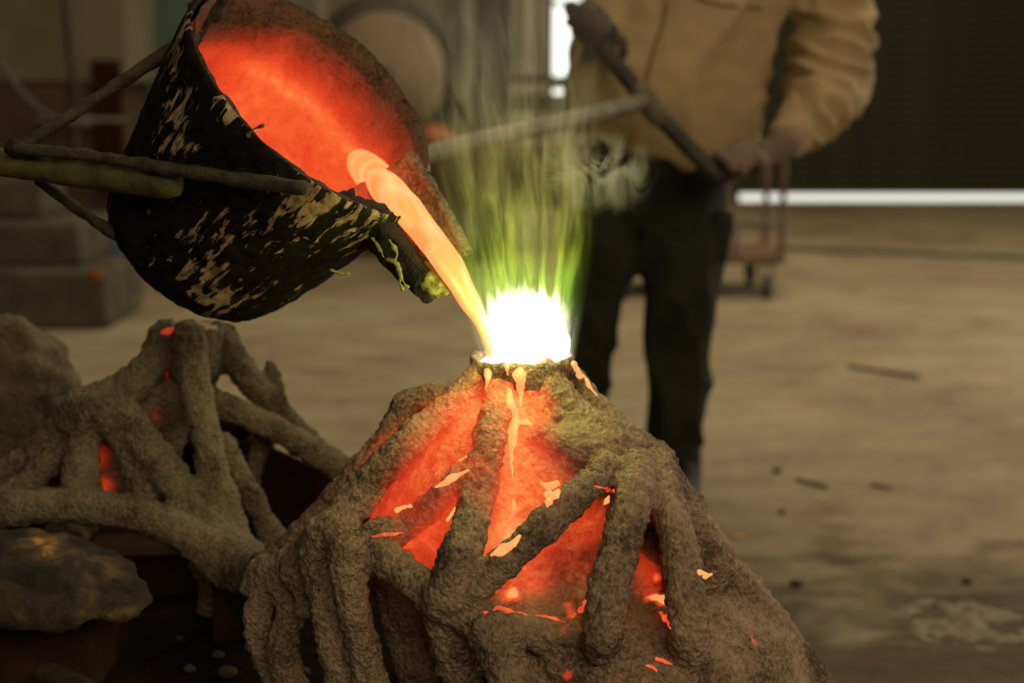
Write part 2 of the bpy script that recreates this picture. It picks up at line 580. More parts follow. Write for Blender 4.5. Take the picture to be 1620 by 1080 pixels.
# door_1: half-lowered roller shutter with daylight under it
zg = P(1400, 299, YB).z
dr = tag(thing('door_1', None, None, ((dx0 + dx1) / 2, YB, zg)), kind='structure')
k = 0
z = zg
slatm = None
while z < 4.0:
    vv = MB()
    prof = [(-0.010, 0.0), (-0.024, 0.02), (-0.026, 0.05), (-0.010, 0.078), (0.0, 0.078), (0.0, 0.0)]
    v_ = []
    for xx in (dx0, dx1):
        v_ += [(xx, YB + p[0] + 0.02, z + p[1]) for p in prof]
    n = len(prof)
    f_ = [(i, (i + 1) % n, n + (i + 1) % n, n + i) for i in range(n)] + [tuple(reversed(range(n))), tuple(range(n, 2 * n))]
    if slatm is None:
        o = vv.add(v_, f_).build('slat', M['shutter'], dr, False); slatm = o; z00 = z
    else:
        o = slatm.copy(); link(o, dr); o.location.z = z - z00
    z += 0.0765
MB().box(((dx0 + dx1) / 2, YB + 0.01, zg - 0.02), (dx1 - dx0, 0.05, 0.05)).build('bottom_rail', M['dark_steel'], dr, False)
for xx in (dx0, dx1):
    MB().box((xx, YB, 2.0), (0.08, 0.1, 4.0)).build('guide_rail', M['dark_steel'], dr, False)
# bright outdoors seen through the gap
yard = MB().box(((dx0 + dx1) / 2, YB + 0.6, 1.2), (dx1 - dx0 + 1, 0.05, 2.6)).build('yard_wall', M['day_gap'], None, False)
yard['kind'] = 'structure'
# dark guide channel let into the floor in front of the shutter
g1, g2 = G(1150, 393), G(1640, 412)
o = MB().tube([g1 + Vector((0, 0, -0.025)), g2 + Vector((0, 0, -0.025))], 0.055, 8, 1.0).build('trim_1', M['dark_steel'])
o['kind'] = 'structure'

# ================================================================== BACKGROUND MACHINES AND STORES
def boxpx(px0, px1, py0, py1, Y, depth, ground=False):
    """box of real size whose near face sits at distance Y"""
    a = P(px0, (py0 + py1) / 2, Y); b2 = P(px1, (py0 + py1) / 2, Y)
    z1 = P(0, py0, Y).z
    z0 = 0.0 if ground else P(0, py1, Y).z
    return ((a.x + b2.x) / 2, Y + depth / 2, (z0 + z1) / 2), (b2.x - a.x, depth, z1 - z0)


# big brown drum (end on)
Y = 9.5
c0 = P(608, 118, Y)
R = 96 * mpp(Y)
dm = thing('tumbling_drum', 'round brown steel drum machine seen end on behind the crucible', 'machine', (c0.x, Y + 0.5, 0))
def disc(c, r, h, seg=48, inner=None):
    V, F = [], []
    rings = []
    for yy, rr in ((0, r * 0.97), (0.02, r), (h, r)):
        rings.append([Vector((c[0] + rr * math.cos(2 * PI * k / seg), c[1] + yy, c[2] + rr * math.sin(2 * PI * k / seg))) for k in range(seg)])
    return loft(rings)
v_, f_ = disc((c0.x, Y, c0.z), R, 0.9)
MB().add(v_, f_).build('drum', M['brown_drum'], dm)
v_, f_ = disc((c0.x - 0.05, Y + 0.25, c0.z + 0.07), R * 1.13, 0.12)
MB().add(v_, f_).build('rim_band', M['dark_steel'], dm)
v_, f_ = disc((c0.x, Y - 0.03, c0.z), R * 0.13, 0.05)
MB().add(v_, f_).build('hub', M['dark_steel'], dm)
MB().box(*boxpx(540, 668, 215, 400, Y + 0.3, 0.6, True)).build('base_frame', M['brown_panel'], dm, False)

pm = thing('press_machine', 'pale grey-green machine cabinet beside the round drum', 'machine', (P(720, 200, 10.6).x, 10.9, 0))
MB().box(*boxpx(668, 755, -60, 160, 10.6, 0.7), bev=0.02).build('upper_cabinet', M['mid_steel'], pm, False)
MB().box(*boxpx(668, 745, 186, 420, 10.7, 0.6, True), bev=0.02).build('lower_cabinet', M['mid_steel'], pm, False)
MB().box(*boxpx(674, 735, 160, 186, 10.9, 0.3)).build('throat', M['dark_steel'], pm, False)
MB().box(*boxpx(734, 750, -60, 400, 10.5, 0.08, True)).build('edge_post', M['pale_steel'], pm, False)
MB().box(*boxpx(692, 718, 84, 102, 10.53, 0.07)).build('dark_port', M['dark_steel'], pm, False)

cl = thing('steel_column', 'dark wide steel column between pale machine and window', 'column', (P(776, 200, 9.5).x, 9.65, 0))
bb = boxpx(752, 806, -500, 400, 9.5, 0.3, True)
MB().box((bb[0][0], 9.52, bb[0][2]), (bb[1][0], 0.03, bb[1][2])).build('flange', M['dark_steel'], cl, False)
MB().box((bb[0][0], 9.78, bb[0][2]), (bb[1][0], 0.03, bb[1][2])).build('flange', M['dark_steel'], cl, False)
MB().box((bb[0][0], 9.65, bb[0][2]), (0.03, 0.26, bb[1][2])).build('web', M['dark_steel'], cl, False)

rk = thing('storage_rack', 'pale upright rack posts with dark shelf left of the bright window', 'rack', (P(840, 200, 10).x, 10.2, 0))
for (x0_, x1_, mt) in ((808, 824, 'mid_steel'), (830, 844, 'pale_steel'), (852, 866, 'mid_steel')):
    MB().box(*boxpx(x0_, x1_, -200, 380, 10, 0.1, True)).build('post', M[mt], rk, False)
MB().box(*boxpx(806, 905, 120, 130, 10, 0.5)).build('shelf', M['dark_steel'], rk, False)
MB().box(*boxpx(806, 905, 150, 178, 10, 0.5)).build('shelf', M['brown_panel'], rk, False)
MB().box(*boxpx(806, 905, 188, 260, 10.1, 0.3)).build('back_panel', M['mid_steel'], rk, False)

wb = thing('workbench', 'low brown workbench behind the flame, red rags on top', 'bench', (P(800, 300, 8.6).x, 9, 0))
MB().box(*boxpx(690, 900, 235, 250, 8.6, 0.5)).build('top', M['rust'], wb, False)
MB().box(*boxpx(700, 890, 250, 330, 8.8, 0.3)).build('back_panel', M['brown_panel'], wb, False)
for x_ in (695, 885):
    MB().box(*boxpx(x_, x_ + 12, 250, 420, 8.62, 0.06, True)).build('leg', M['rust'], wb, False)
for i, (px, py, s) in enumerate(((785, 226, 0.085), (690, 224, 0.11))):
    cc = P(px, py, 8.8); cc.z = P(0, 235, 8.6).z + s * 0.68
    v_, f_ = loft([ellring((cc.x, cc.y, cc.z + s * t), s * q, s * q, 14) for t, q in ((-0.62, 0.7), (-0.5, 1.2), (-0.1, 1.1), (0.3, 0.8), (0.5, 0.35))])
    v_, f_ = displace(v_, f_, lambda p, n: 0.03 * nz(p, 14))
    tag(mesh_obj('rag', v_, f_, M['orange']), ('crumpled reddish rag on the workbench, below the dark column', 'crumpled reddish rag on the workbench end nearest the crucible')[i], 'rag')

# tall beige cabinet at left, hose on it
cb = thing('electrical_cabinet', 'tall beige cabinet with stained brown lower half at far left', 'cabinet', (P(60, 200, 8.6).x, 8.9, 0))
bx_ = boxpx(-260, 195, -300, 130, 8.6, 0.7)
MB().box(bx_[0], bx_[1], bev=0.015).build('upper_body', M['beige_panel'], cb, False)
MB().box(*boxpx(-260, 195, 130, 470, 8.62, 0.66, True)).build('lower_body', M['brown_panel'], cb, False)
MB().box(*boxpx(150, 193, 95, 300, 8.57, 0.04)).build('door_panel', M['rust_dark'], cb, False)
MB().tube([P(104, -60, 8.56), P(108, 40, 8.56), P(118, 120, 8.56), P(120, 250, 8.56)], 0.018, 8, 0.1).build('cable', M['dark_steel'], cb)
MB().box(*boxpx(60, 195, 185, 192, 8.56, 0.05)).build('ledge', M['mid_steel'], cb, False)
hz = MB().tube([P(-60, 20, 7.3), P(0, 105, 7.3), P(50, 165, 7.32), P(90, 190, 7.4), P(140, 196, 7.5)], 0.022, 8, 0.08).build('air_hose', M['dark_steel'])
tag(hz, 'thin dark hose sagging in front of the beige cabinet', 'hose')

ds = thing('tool_locker', 'dark green locker column standing right of the beige cabinet', 'locker', (P(260, 200, 9.5).x, 9.8, 0))
bb = boxpx(200, 330, -300, 380, 9.5, 0.6, True)
MB().box(*bb, bev=0.01).build('body', M['green_wall'], ds, False)
MB().box((bb[0][0], 9.49, 1.0), (bb[1][0] * 0.9, 0.03, 0.8)).build('door', M['green_wall'], ds, False)
MB().box((bb[0][0] + 0.2, 9.47, 1.05), (0.03, 0.03, 0.15)).build('handle', M['dark_steel'], ds, False)
gp = thing('gas_pipe_stand', 'grey standing post and rails behind the peeling crucible', 'stand', (P(470, 100, 8.8).x, 8.8, 0))
MB().box(*boxpx(505, 517, -60, 400, 8.8, 0.08, True)).build('post', M['mid_steel'], gp, False)
MB().box(*boxpx(345, 517, 36, 50, 8.85, 0.08)).build('rail', M['dark_steel'], gp, False)

# concrete blocks stacked like steps
specs = [((-40, 165, 428, 497), 6.9, 0.7), ((-40, 128, 352, 428), 7.05, 0.6), ((-20, 72, 282, 352), 7.2, 0.4)]
labs = ['bottom course of the concrete step stack at left', 'middle concrete block resting on the wider bottom block', 'narrow upright concrete block topping the stack at left']
z0 = 0.0
for (q, Yb, dp), lb in zip(specs, labs):
    a = P(q[0], 400, Yb).x; b2 = P(q[1], 400, Yb).x
    z1 = P(0, q[2], Yb).z
    v_, f_ = MB().box(((a + b2) / 2, Yb + dp / 2, (z0 + z1) / 2), (b2 - a, dp, z1 - z0), bev=0.03).__dict__.values()
    tag(mesh_obj('concrete_block', v_, f_, M['concrete_block'], None, False), lb, 'block')
    z0 = z1
# blue canister, red cap, rags on the floor beside the stack
c_ = G(190, 470)
can = thing('blue_canister', 'dark blue canister on the floor beside the concrete blocks', 'canister', (c_.x, c_.y, 0))
v_, f_ = loft([ellring((c_.x, c_.y, z_), r_, r_, 24) for z_, r_ in ((0, 0.12), (0.02, 0.13), (0.26, 0.13), (0.31, 0.10), (0.33, 0.05), (0.36, 0.05))])
MB().add(v_, f_).build('body', M['blue'], can)
MB().box((c_.x, c_.y, 0.375), (0.07, 0.07, 0.03), bev=0.008).build('cap', M['dark_steel'], can)
for (px, py, mt, nm, lb, r_, h_) in ((178, 486, 'red', 'red_can', 'small red can lying between blue canister and concrete blocks', 0.035, 0.11),
                                    (207, 495, 'green_rag', 'green_can', 'small olive green can on the floor by the blue canister', 0.04, 0.10)):
    c_ = G(px, py)
    t_ = thing(nm, lb, 'can', (c_.x, c_.y, 0))
    v_, f_ = loft([ellring((c_.x, c_.y, z_), q, q, 20) for z_, q in ((0, r_ * 0.92), (0.006, r_), (h_, r_), (h_ + 0.006, r_ * 0.9))])
    MB().add(v_, f_).build('body', M[mt], t_)
    v_, f_ = loft([ellring((c_.x, c_.y, z_), q, q, 20) for z_, q in ((h_ + 0.004, r_ * 0.85), (h_ + 0.012, r_ * 0.8))])
    MB().add(v_, f_).build('lid', M['dark_steel'], t_)
pt = P(150, 436, 6.88)
MB()
o = MB().box((pt.x, 6.893, pt.z), (0.06, 0.016, 0.05), bev=0.006).build('orange_tag', M['orange'])
tag(o, 'small orange tag fixed on the bottom concrete block', 'tag')

# flat trolley behind the worker
wr = G(1213, 472)
tr = thing('platform_trolley', 'rusty flat platform trolley with tube handle behind the worker', 'trolley', (wr.x - 0.45, wr.y + 0.3, 0))
dz = P(0, 410, wr.y).z
xR = P(1243, 410, wr.y).x; xL = P(955, 410, wr.y).x
MB().box(((xL + xR) / 2, wr.y + 0.3, dz), (xR - xL, 0.62, 0.05), bev=0.008).build('deck', M['trolley'], tr, False)
for xx in (xL + 0.12, wr.x):
    for yy in (wr.y, wr.y + 0.58):
        ctop = dz - 0.025
        rw = 0.062
        v_, f_ = [], []
        seg = 24
        rings = [[Vector((xx + ox, yy + rr * math.cos(2 * PI * k / seg), rw + rr * math.sin(2 * PI * k / seg))) for k in range(seg)]
                 for ox, rr in ((-0.022, rw * 0.85), (-0.016, rw), (0.016, rw), (0.022, rw * 0.85))]
        v_, f_ = loft(rings)
        cs = MB().add(v_, f_).build('caster_wheel', M['wheel'], tr)
        MB().box((xx - 0.03, yy, (rw + ctop) / 2), (0.006, 0.04, ctop - rw + 0.02)).box((xx + 0.03, yy, (rw + ctop) / 2), (0.006, 0.04, ctop - rw + 0.02)).box(
            (xx, yy, ctop - 0.005), (0.08, 0.07, 0.012)).build('caster_fork', M['trolley_grey'], tr, False)
hx = P(1240, 330, wr.y).x
zt = P(0, 235, wr.y).z
for yy in (wr.y + 0.03, wr.y + 0.56):
    MB().tube([(hx, yy, dz), (hx, yy, zt)], 0.018, 10, 0.2).build('handle_post', M['trolley'], tr)
MB().tube([(hx, wr.y + 0.03, zt), (hx, wr.y + 0.56, zt)], 0.018, 10, 0.2).build('handle_bar', M['trolley'], tr)
zr = P(0, 354, wr.y).z
MB().tube([(P(1000, 354, wr.y).x, wr.y + 0.03, zr), (hx, wr.y + 0.03, zr)], 0.017, 10, 0.2).build('side_rail', M['trolley_grey'], tr)
for q in (1000, 1165):
    xq = P(q, 380, wr.y).x
    MB().tube([(xq, wr.y + 0.03, dz), (xq, wr.y + 0.03, zr)], 0.017, 10, 0.2).build('rail_post', M['trolley_grey'], tr)
o = MB().box((P(985, 395, wr.y).x, wr.y + 0.3, dz + 0.025 + 0.07), (0.16, 0.3, 0.14), bev=0.02).build('carton', M['brown_drum'], None, False)
tag(o, 'small brown carton on the trolley, seen between the worker\'s legs', 'carton')

# scraps on the floor
def scrap(name, px0, py0, px1, py1, r, mat, label, cat, flat=0.45):
    a, b2 = G(px0, py0), G(px1, py1)
    a.z = b2.z = r * flat
    mid = (a + b2) / 2 + Vector((0, 0, 0))
    v_, f_ = tube([a, mid, b2], [r * 0.8, r, r * 0.7], 10, 0.03, ((0, 0, 1), flat))
    v_, f_ = displace(v_, f_, lambda p, n: 0.15 * r * nz(p, 30))
    return tag(mesh_obj(name, v_, f_, M[mat]), label, cat)
scrap('wood_strip', 1345, 582, 1452, 598, 0.016, 'twig', 'long dark wooden strip on the open floor, farthest of the scraps', 'scrap')
scrap('wood_strip', 1262, 760, 1306, 772, 0.011, 'twig', 'short dark wooden strip on the floor right of the worker', 'scrap')
scrap('wood_strip', 1380, 768, 1408, 774, 0.009, 'twig', 'tiny brown splinter on the floor, right of the short strip', 'scrap')
scrap('leaf', 1160, 848, 1176, 851, 0.012, 'leaf', 'yellow leaf on the floor beside the mould slope', 'leaf', 0.25)
for i, (px, py, r, lb) in enumerate(((1229, 747, 0.014, 'dark pebble on the floor just left of the short strip'),
                     (1236, 812, 0.012, 'small dark pebble between short strip and yellow leaf'),
                     (1260, 927, 0.015, 'dark stone on the soil close to the mould slope'),
                     (1530, 922, 0.013, 'dark pebble on the soil above the chalky spill'))):
    c_ = G(px, py)
    v_, f_ = loft([ellring((c_.x, c_.y, z_ * r), q * r, q * r * 0.8, 12) for z_, q in ((0, 0.6), (0.25, 1), (0.7, 0.95), (1.0, 0.5))])
    v_, f_ = displace(v_, f_, lambda p, n: 0.25 * r * nz(p, 60, (i, 0, 0)))
    tag(mesh_obj('pebble', v_, f_, M['pebble']), lb, 'pebble')
# chalky spill
sp = MB()
cA = G(1525, 985)
NS = 44
V_, F_ = [], []
for j in range(NS):
    for i in range(NS):
        x = (i / (NS - 1) - 0.5) * 2; y = (j / (NS - 1) - 0.5) * 2
        p = Vector((cA.x + x * 0.16, cA.y + y * 0.17, 0))
        r_ = math.hypot(x, y)
        h = max(0, 1 - r_) * 0.012 * max(0, 0.5 + 2.2 * nz(p, 16) + 1.0 * nz(p, 45))
        V_.append(Vector((p.x, p.y, h - 0.0012)))
for j in range(NS - 1):
    for i in range(NS - 1):
        F_.append((j * NS + i, j * NS + i + 1, (j + 1) * NS + i + 1, (j + 1) * NS + i))
M['chalk'] = simple('chalk', (0.15, 0.12, 0.085), (0.27, 0.22, 0.155), 0.95, 30)
o = mesh_obj('plaster_spill', V_, F_, M['chalk'])
tag(o, 'pale chalky powder spilled on the dark soil at lower right', 'spill', kind='stuff')

# ================================================================== POURING BENCH AND FIREBRICKS
BZ = 0.40
bn = thing('pouring_bench', 'sooty dark bench top under the ceramic moulds', 'bench', (-0.4, 2.0, 0))
MB().box((-0.42, 2.0, BZ - 0.02), (1.56, 1.5, 0.04), bev=0.006).build('top', M['bench'], bn, False)
for xx in (-1.12, 0.28):
    for yy in (1.32, 2.68):
        MB().box((xx, yy, (BZ - 0.04) / 2), (0.06, 0.06, BZ - 0.04)).build('leg', M['rust'], bn, False)

# ================================================================== CERAMIC MOULDS
def sprue_line(pts, bvh=None, flare=(1.2, 1.2)):
    """pts: (px, py, Y or None, radius px[, lift]).  Y None -> lies against the inner shell"""
    c, r = [], []
    for q in pts:
        px, py, Y, rp = q[:4]
        if Y is None:
            d = ray(px, py)
            hit = bvh.ray_cast(CAM, d)
            p = hit[0] if hit[0] is not None else P(px, py, 1.7)
            rr = rp * mpp(p.y)
            p = p - d * rr * (q[4] if len(q) > 4 else 0.55)
        else:
            p = P(px, py, Y)
        c.append(p); r.append(rp * mpp(p.y))
    r[0] *= flare[0]; r[-1] *= flare[1]
    return c, r


def build_mould(parent, core_v, core_f, lines, mat, glowfn, amp=1.0, voxel=0.0038, smooth=3, core_name='inner_shell', off=0.0, names=None, soft=6):
    """inner shell and sprues grow together where they touch; every sprue stays a part of its own"""
    from mathutils.kdtree import KDTree
    mb = MB().add(core_v, core_f)
    cen = []
    for i, (c, r) in enumerate(lines):
        v, f = tube(c, r, 20, 0.010)
        mb.add(v, f)
        cc_, rr_ = spline(c, r, 0.006)
        cen += [(p, q, i) for p, q in zip(cc_, rr_)]
    kd = KDTree(len(cen))
    for k, q in enumerate(cen): kd.insert(q[0], k)
    kd.balance()
    cb = BVHTree.FromPolygons([Vector(p) for p in core_v], core_f)
    V, F = fuse(mb.v, mb.f, voxel, smooth)
    # fillets: relax more where sprue and shell meet
    V, F = displace(V, F, crust(amp, off))
    lab, glow = [], []
    for p in V:
        best, bi = 9, 0
        for co, k, d in kd.find_n(p, soft):
            dd = d - cen[k][1]
            if dd < best: best, bi = dd, cen[k][2]
        loc, nrm, idx, d = cb.find_nearest(p)
        lab.append(-1 if d < best + 0.002 else bi)
        glow.append(glowfn(p, loc, d, best))
    N, F = normals(V, F)
    groups = {}
    for f in F:
        l = [lab[i] for i in f]
        groups.setdefault(max(set(l), key=l.count), []).append(f)
    for g in sorted(groups):
        idx = {}
        vv, ff = [], []
        for f in groups[g]:
            row = []
            for i in f:
                if i not in idx:
                    idx[i] = len(vv); vv.append(i)
                row.append(idx[i])
            ff.append(tuple(row))
        nm = core_name if g < 0 else (names or {}).get(g, 'sprue')
        o = mesh_obj(nm, [V[i] for i in vv], ff, mat, parent, heat=[glow[i] for i in vv])
        o.data.normals_split_custom_set_from_vertices([tuple(N[i]) for i in vv])
    return BVHTree.FromPolygons(V, F)


cupc = P(825, 566, 1.75)
mold = thing('ceramic_mould', 'sandy ceramic shell mould glowing red under the molten pour', 'mould', (cupc.x, cupc.y, BZ))
# inner glowing body: a lofted cone under the sprues
levels = [  # (px centre, py centre, rx px, ry factor)
    (827, 584, 60, 0.9), (828, 620, 78, 0.9), (828, 655, 108, 0.95), (824, 700, 165, 0.92), (820, 745, 215, 0.86),
    (822, 790, 245, 0.78), (838, 830, 262, 0.76), (856, 862, 278, 0.76), (885, 876, 268, 1.0), (918, 893, 256, 1.2), (948, 930, 258, 1.32), (985, 980, 258, 1.32), (1030, 1060, 272, 1.3), (1060, 1130, 288, 1.28)]
rings = []
for (cx_, cy_, rx_, kf) in levels:
    c_ = P(cx_, cy_, 1.75)
    rx = rx_ * mpp(1.75)
    rings.append(ellring((c_.x, c_.y, c_.z), rx, rx * kf, 160))
dense = []
for a, b2 in zip(rings[:-1], rings[1:]):
    n = max(2, int((a[0] - b2[0]).length / 0.008))
    for k in range(n):
        t = k / n
        dense.append([p.lerp(q, t) for p, q in zip(a, b2)])
dense.append(rings[-1])
v_, f_ = loft(dense, True)
v_, f_ = displace(v_, f_, lambda p, n: 0.020 * nz(p, 7) + 0.008 * nz(p, 18) + 0.0035 * nz(p, 60) + 0.002 * nz(p, 120))
core_bvh = BVHTree.FromPolygons(v_, f_)


def hitp(px, py, bv=None):
    h = (bv or core_bvh).ray_cast(CAM, ray(px, py))
    return h[0] if h[0] is not None else P(px, py, 1.7)


hot = [  # px, py, radius m, amount
    (790, 620, 0.05, .25), (700, 690, 0.05, .2), (730, 670, 0.03, .25), (640, 770, 0.05, .15), (700, 740, 0.06, .18),
    (830, 620, 0.05, .3), (840, 660, 0.05, .3), (820, 720, 0.06, .2), (800, 800, 0.08, .22), (870, 770, 0.06, .3), (810, 865, 0.05, .3),
    (930, 800, 0.05, .2), (960, 790, 0.04, .2), (880, 900, 0.07, .06), (670, 850, 0.04, .2), (1025, 800, 0.05, .2), (1040, 870, 0.05, .3), (1045, 940, 0.04, .3), (1050, 975, 0.02, .3),
    (900, 620, 0.04, .05), (620, 800, 0.03, .2), (840, 930, 0.03, .15)]
hot3 = [(hitp(a, b2), r_, s_) for a, b2, r_, s_ in hot]
cool = [(960, 660, .11, .6), (1040, 740, .09, .6), (1130, 850, .11, .7), (1190, 950, .10, .6), (1110, 1000, .05, .3), (880, 960, .05, .12), (1010, 690, .09, .5), (915, 650, .03, .25), (880, 900, .06, .08)]
cool3 = [(hitp(a, b2), r_, s_) for a, b2, r_, s_ in cool]
zr0 = P(0, 1015, 1.5).z
zr1 = P(0, 965, 1.5).z


def core_heat(p):
    h = 0.40
    for c_, r_, s_ in hot3:
        d = (p - c_).length_squared / (r_ * r_)
        if d < 6: h += s_ * math.exp(-d)
    for c_, r_, s_ in cool3:
        d = (p - c_).length_squared / (r_ * r_)
        if d < 6: h -= s_ * math.exp(-d)
    k = min(1, max(0, (p.z - zr0) / (zr1 - zr0)))
    h = h * k + (1 - k) * 0.02
    h += 0.10 * nz(p, 16) * k
    # pinholes where the glow breaks through the cooler skirt
    s = nz(p, 38, (5, 5, 5)) + 0.5 * nz(p, 15)
    if k < 1 and s > 0.50:
        h += (s - 0.50) * 2.6 * min(1, max(0, (p.z - zr0 + 0.10) / 0.1))
    return max(0, h)


main_core = (v_, f_)


seams = [(P(a, b2, y_), r_, s_) for a, b2, y_, r_, s_ in ((560, 805, 1.70, .022, .42), (605, 742, 1.73, .024, .45), (648, 690, 1.75, .022, .42), (515, 845, 1.70, .018, .3), (470, 880, 1.70, .016, .3),
         (1035, 850, 1.62, .03, .3), (1040, 925, 1.60, .03, .35), (1030, 790, 1.64, .025, .3))]


def main_glow(p, loc, d, ds):
    """hot next to the melt and the inner shell, cooling along each sprue's outside"""
    h = core_heat(loc)
    xh = sum(s_ * math.exp(-(p - c_).length_squared / (r_ * r_)) for c_, r_, s_ in seams)
    if d > 0.055: return max(0, xh)
    return max(0, h + xh - max(0, d - 0.003) / 0.044 * 0.50) if h > 0.2 else max(0, h - d * 8)


# pouring cup: flared ring, open top
cz = cupc.z
rings = []
cup_r = 84 * mpp(1.75)
for dz_, rr in ((-0.060, 0.66), (-0.04, 0.78), (-0.024, 0.9), (-0.010, 0.98), (0.0, 1.0), (0.004, 0.97), (0.002, 0.90), (-0.012, 0.84), (-0.03, 0.78), (-0.034, 0.4), (-0.034, 0.1)):
    rings.append(ellring((cupc.x, cupc.y, cz + dz_), cup_r * rr, cup_r * rr, 96))
v_, f_ = loft(rings, True)
v_, f_ = displace(v_, f_, lambda p, n: crust(0.9, 3)(p, n) + 0.004 * nz(p, 30))
mesh_obj('pouring_cup', v_, f_, M['shell'], mold, heat=[max(0, 0.16 + 0.1 * nz(p, 20)) if p.z < cz - 0.03 else 0.0 for p in v_])
# molten pool in the cup
rings = [ellring((cupc.x, cupc.y, cz + h_), cup_r * rr, cup_r * rr, 48) for h_, rr in ((-0.03, 0.70), (-0.006, 0.80), (0.0, 0.7), (0.002, 0.2))]
v_, f_ = loft(rings, True)
pool = mesh_obj('molten_metal_pool', v_, f_, M['core'])
tag(pool, 'white-hot molten metal filling the pouring cup of the glowing mould', 'molten metal')

mains = [
    # A, front centre
    [(799, 590, None, 20, .7), (786, 640, None, 24, 1.0), (770, 720, None, 28, 1.1), (752, 800, None, 31, 1.1), (728, 880, 1.51, 34), (708, 945, 1.51, 37)],
    # B, left outer
    [(762, 592, 1.73, 19), (715, 640, 1.71, 24), (655, 690, 1.68, 27), (600, 745, 1.66, 28), (548, 812, 1.64, 30), (520, 850, 1.63, 34)],
    # D inner diagonal
    [(752, 740, None, 18, 1.2), (700, 782, None, 22, 1.5), (645, 828, None, 25, 1.3), (590, 856, 1.60, 27)],
    # E arch edge
    [(520, 842, 1.62, 31), (575, 868, 1.60, 31), (640, 905, 1.56, 29), (685, 940, 1.535, 30), (715, 958, 1.53, 32)],
    # F right-front diagonal
    [(715, 950, 1.51, 33), (770, 912, 1.50, 28), (830, 860, 1.50, 27), (890, 803, 1.525, 27), (938, 762, 1.56, 27), (962, 742, 1.62, 24)],
    # G
    [(1012, 738, 1.63, 26), (1007, 765, 1.575, 29), (996, 812, 1.54, 32), (976, 885, 1.50, 33), (958, 955, 1.475, 34), (950, 1000, 1.468, 33), (946, 1035, 1.50, 28)],
    # H
    [(1040, 738, 1.65, 26), (1048, 768, 1.60, 29), (1062, 815, 1.56, 31), (1076, 885, 1.53, 33), (1085, 950, 1.505, 34), (1090, 1005, 1.49, 34), (1092, 1035, 1.51, 28)],
    # I
    [(866, 592, None, 22, .4), (884, 622, None, 29), (912, 662, None, 32), (955, 700, None, 38, .5)],
    # J
    [(902, 584, 1.77, 13), (925, 614, 1.76, 15), (955, 655, 1.75, 18), (1000, 700, 1.73, 26), (1035, 735, 1.7, 32)],
    # K shoulder
    [(850, 692, None, 18, .0), (905, 702, None, 36, .3), (960, 712, None, 46, .5), (1010, 730, None, 48, .4), (1045, 765, None, 42, .4), (1078, 830, 1.62, 42), (1110, 890, 1.6, 46)],
    # ledge along the bottom of the opening
    [(708, 958, 1.52, 34), (765, 985, 1.50, 30), (830, 1000, 1.50, 26), (900, 1015, 1.51, 24)],
    # leg below node, and leg into the skirt
    [(706, 955, 1.53, 34), (712, 1010, 1.53, 34), (730, 1070, 1.54, 35), (748, 1150, 1.55, 38)],
    [(765, 985, 1.50, 30), (786, 1030, 1.49, 36), (818, 1085, 1.48, 44), (850, 1150, 1.47, 52)],
]
backs = [
    # C long outer-left bar with stub
    [(690, 626, 1.80, 20), (650, 640, 1.80, 24), (615, 695, 1.78, 25), (555, 765, 1.76, 25), (490, 835, 1.74, 27), (440, 890, 1.73, 30), (415, 920, 1.73, 30)],
    [(640, 640, 1.80, 20), (655, 632, 1.80, 22), (720, 628, 1.79, 14)],
    # left joint
    [(425, 912, 1.72, 34), (480, 890, 1.68, 34), (520, 850, 1.64, 34)],
    [(430, 920, 1.71, 22), (408, 965, 1.70, 20), (410, 1020, 1.70, 20), (440, 1085, 1.70, 24), (450, 1190, 1.70, 26)],
    [(452, 920, 1.69, 24), (458, 970, 1.68, 24), (448, 1030, 1.68, 26), (462, 1100, 1.68, 28), (465, 1200, 1.68, 30)],
    [(505, 870, 1.62, 28), (508, 930, 1.61, 28), (524, 1000, 1.60, 29), (546, 1090, 1.60, 30), (555, 1210, 1.60, 32)],
    [(548, 872, 1.58, 26), (556, 940, 1.58, 27), (570, 1010, 1.58, 28), (590, 1090, 1.58, 30), (600, 1215, 1.58, 32)],
    [(625, 925, 1.72, 34), (650, 1000, 1.72, 44), (680, 1080, 1.72, 52), (700, 1180, 1.72, 56)],
    [(470, 900, 1.66, 26), (486, 940, 1.65, 22), (486, 962, 1.65, 17)],
]
lines = [sprue_line(q, core_bvh) for q in mains + backs]
lines.append(sprue_line([(1078, 800, 1.70, 30), (1120, 870, 1.68, 36), (1180, 950, 1.70, 36), (1240, 1030, 1.72, 40), (1290, 1110, 1.74, 46), (1310, 1180, 1.74, 46)]))
mould_bvh = build_mould(mold, main_core[0], main_core[1], lines, M['shell'], main_glow, 1.15, names={len(lines) - 1: 'skirt_ridge'})

# metal drips and spatter on the mould
def drip(pts, lift=0.006, name='metal_drip', flat=0.35, hot=None):
    c, r = [], []
    for px, py, rp in pts:
        d = ray(px, py)
        best = None
        for bv in surf_bvhs:
            h = bv.ray_cast(CAM, d)
            if h[0] is not None and (best is None or h[3] < best[3]): best = h
        p = best[0] if best else P(px, py, 1.7)
        c.append(p - d * 0.002); r.append(rp * mpp(p.y))
    v, f = tube(c, r, 12, 0.003, (ray(pts[0][0], pts[0][1]), flat))
    v, f = displace(v, f, lambda p, n: 0.0025 * nz(p, 60) + 0.002 * nz(p, 130))
    return mesh_obj(name, v, f, M['shell'] if hot else M['drip'], mold, heat=[hot + 0.25 * nz(p, 50) for p in v] if hot else None)


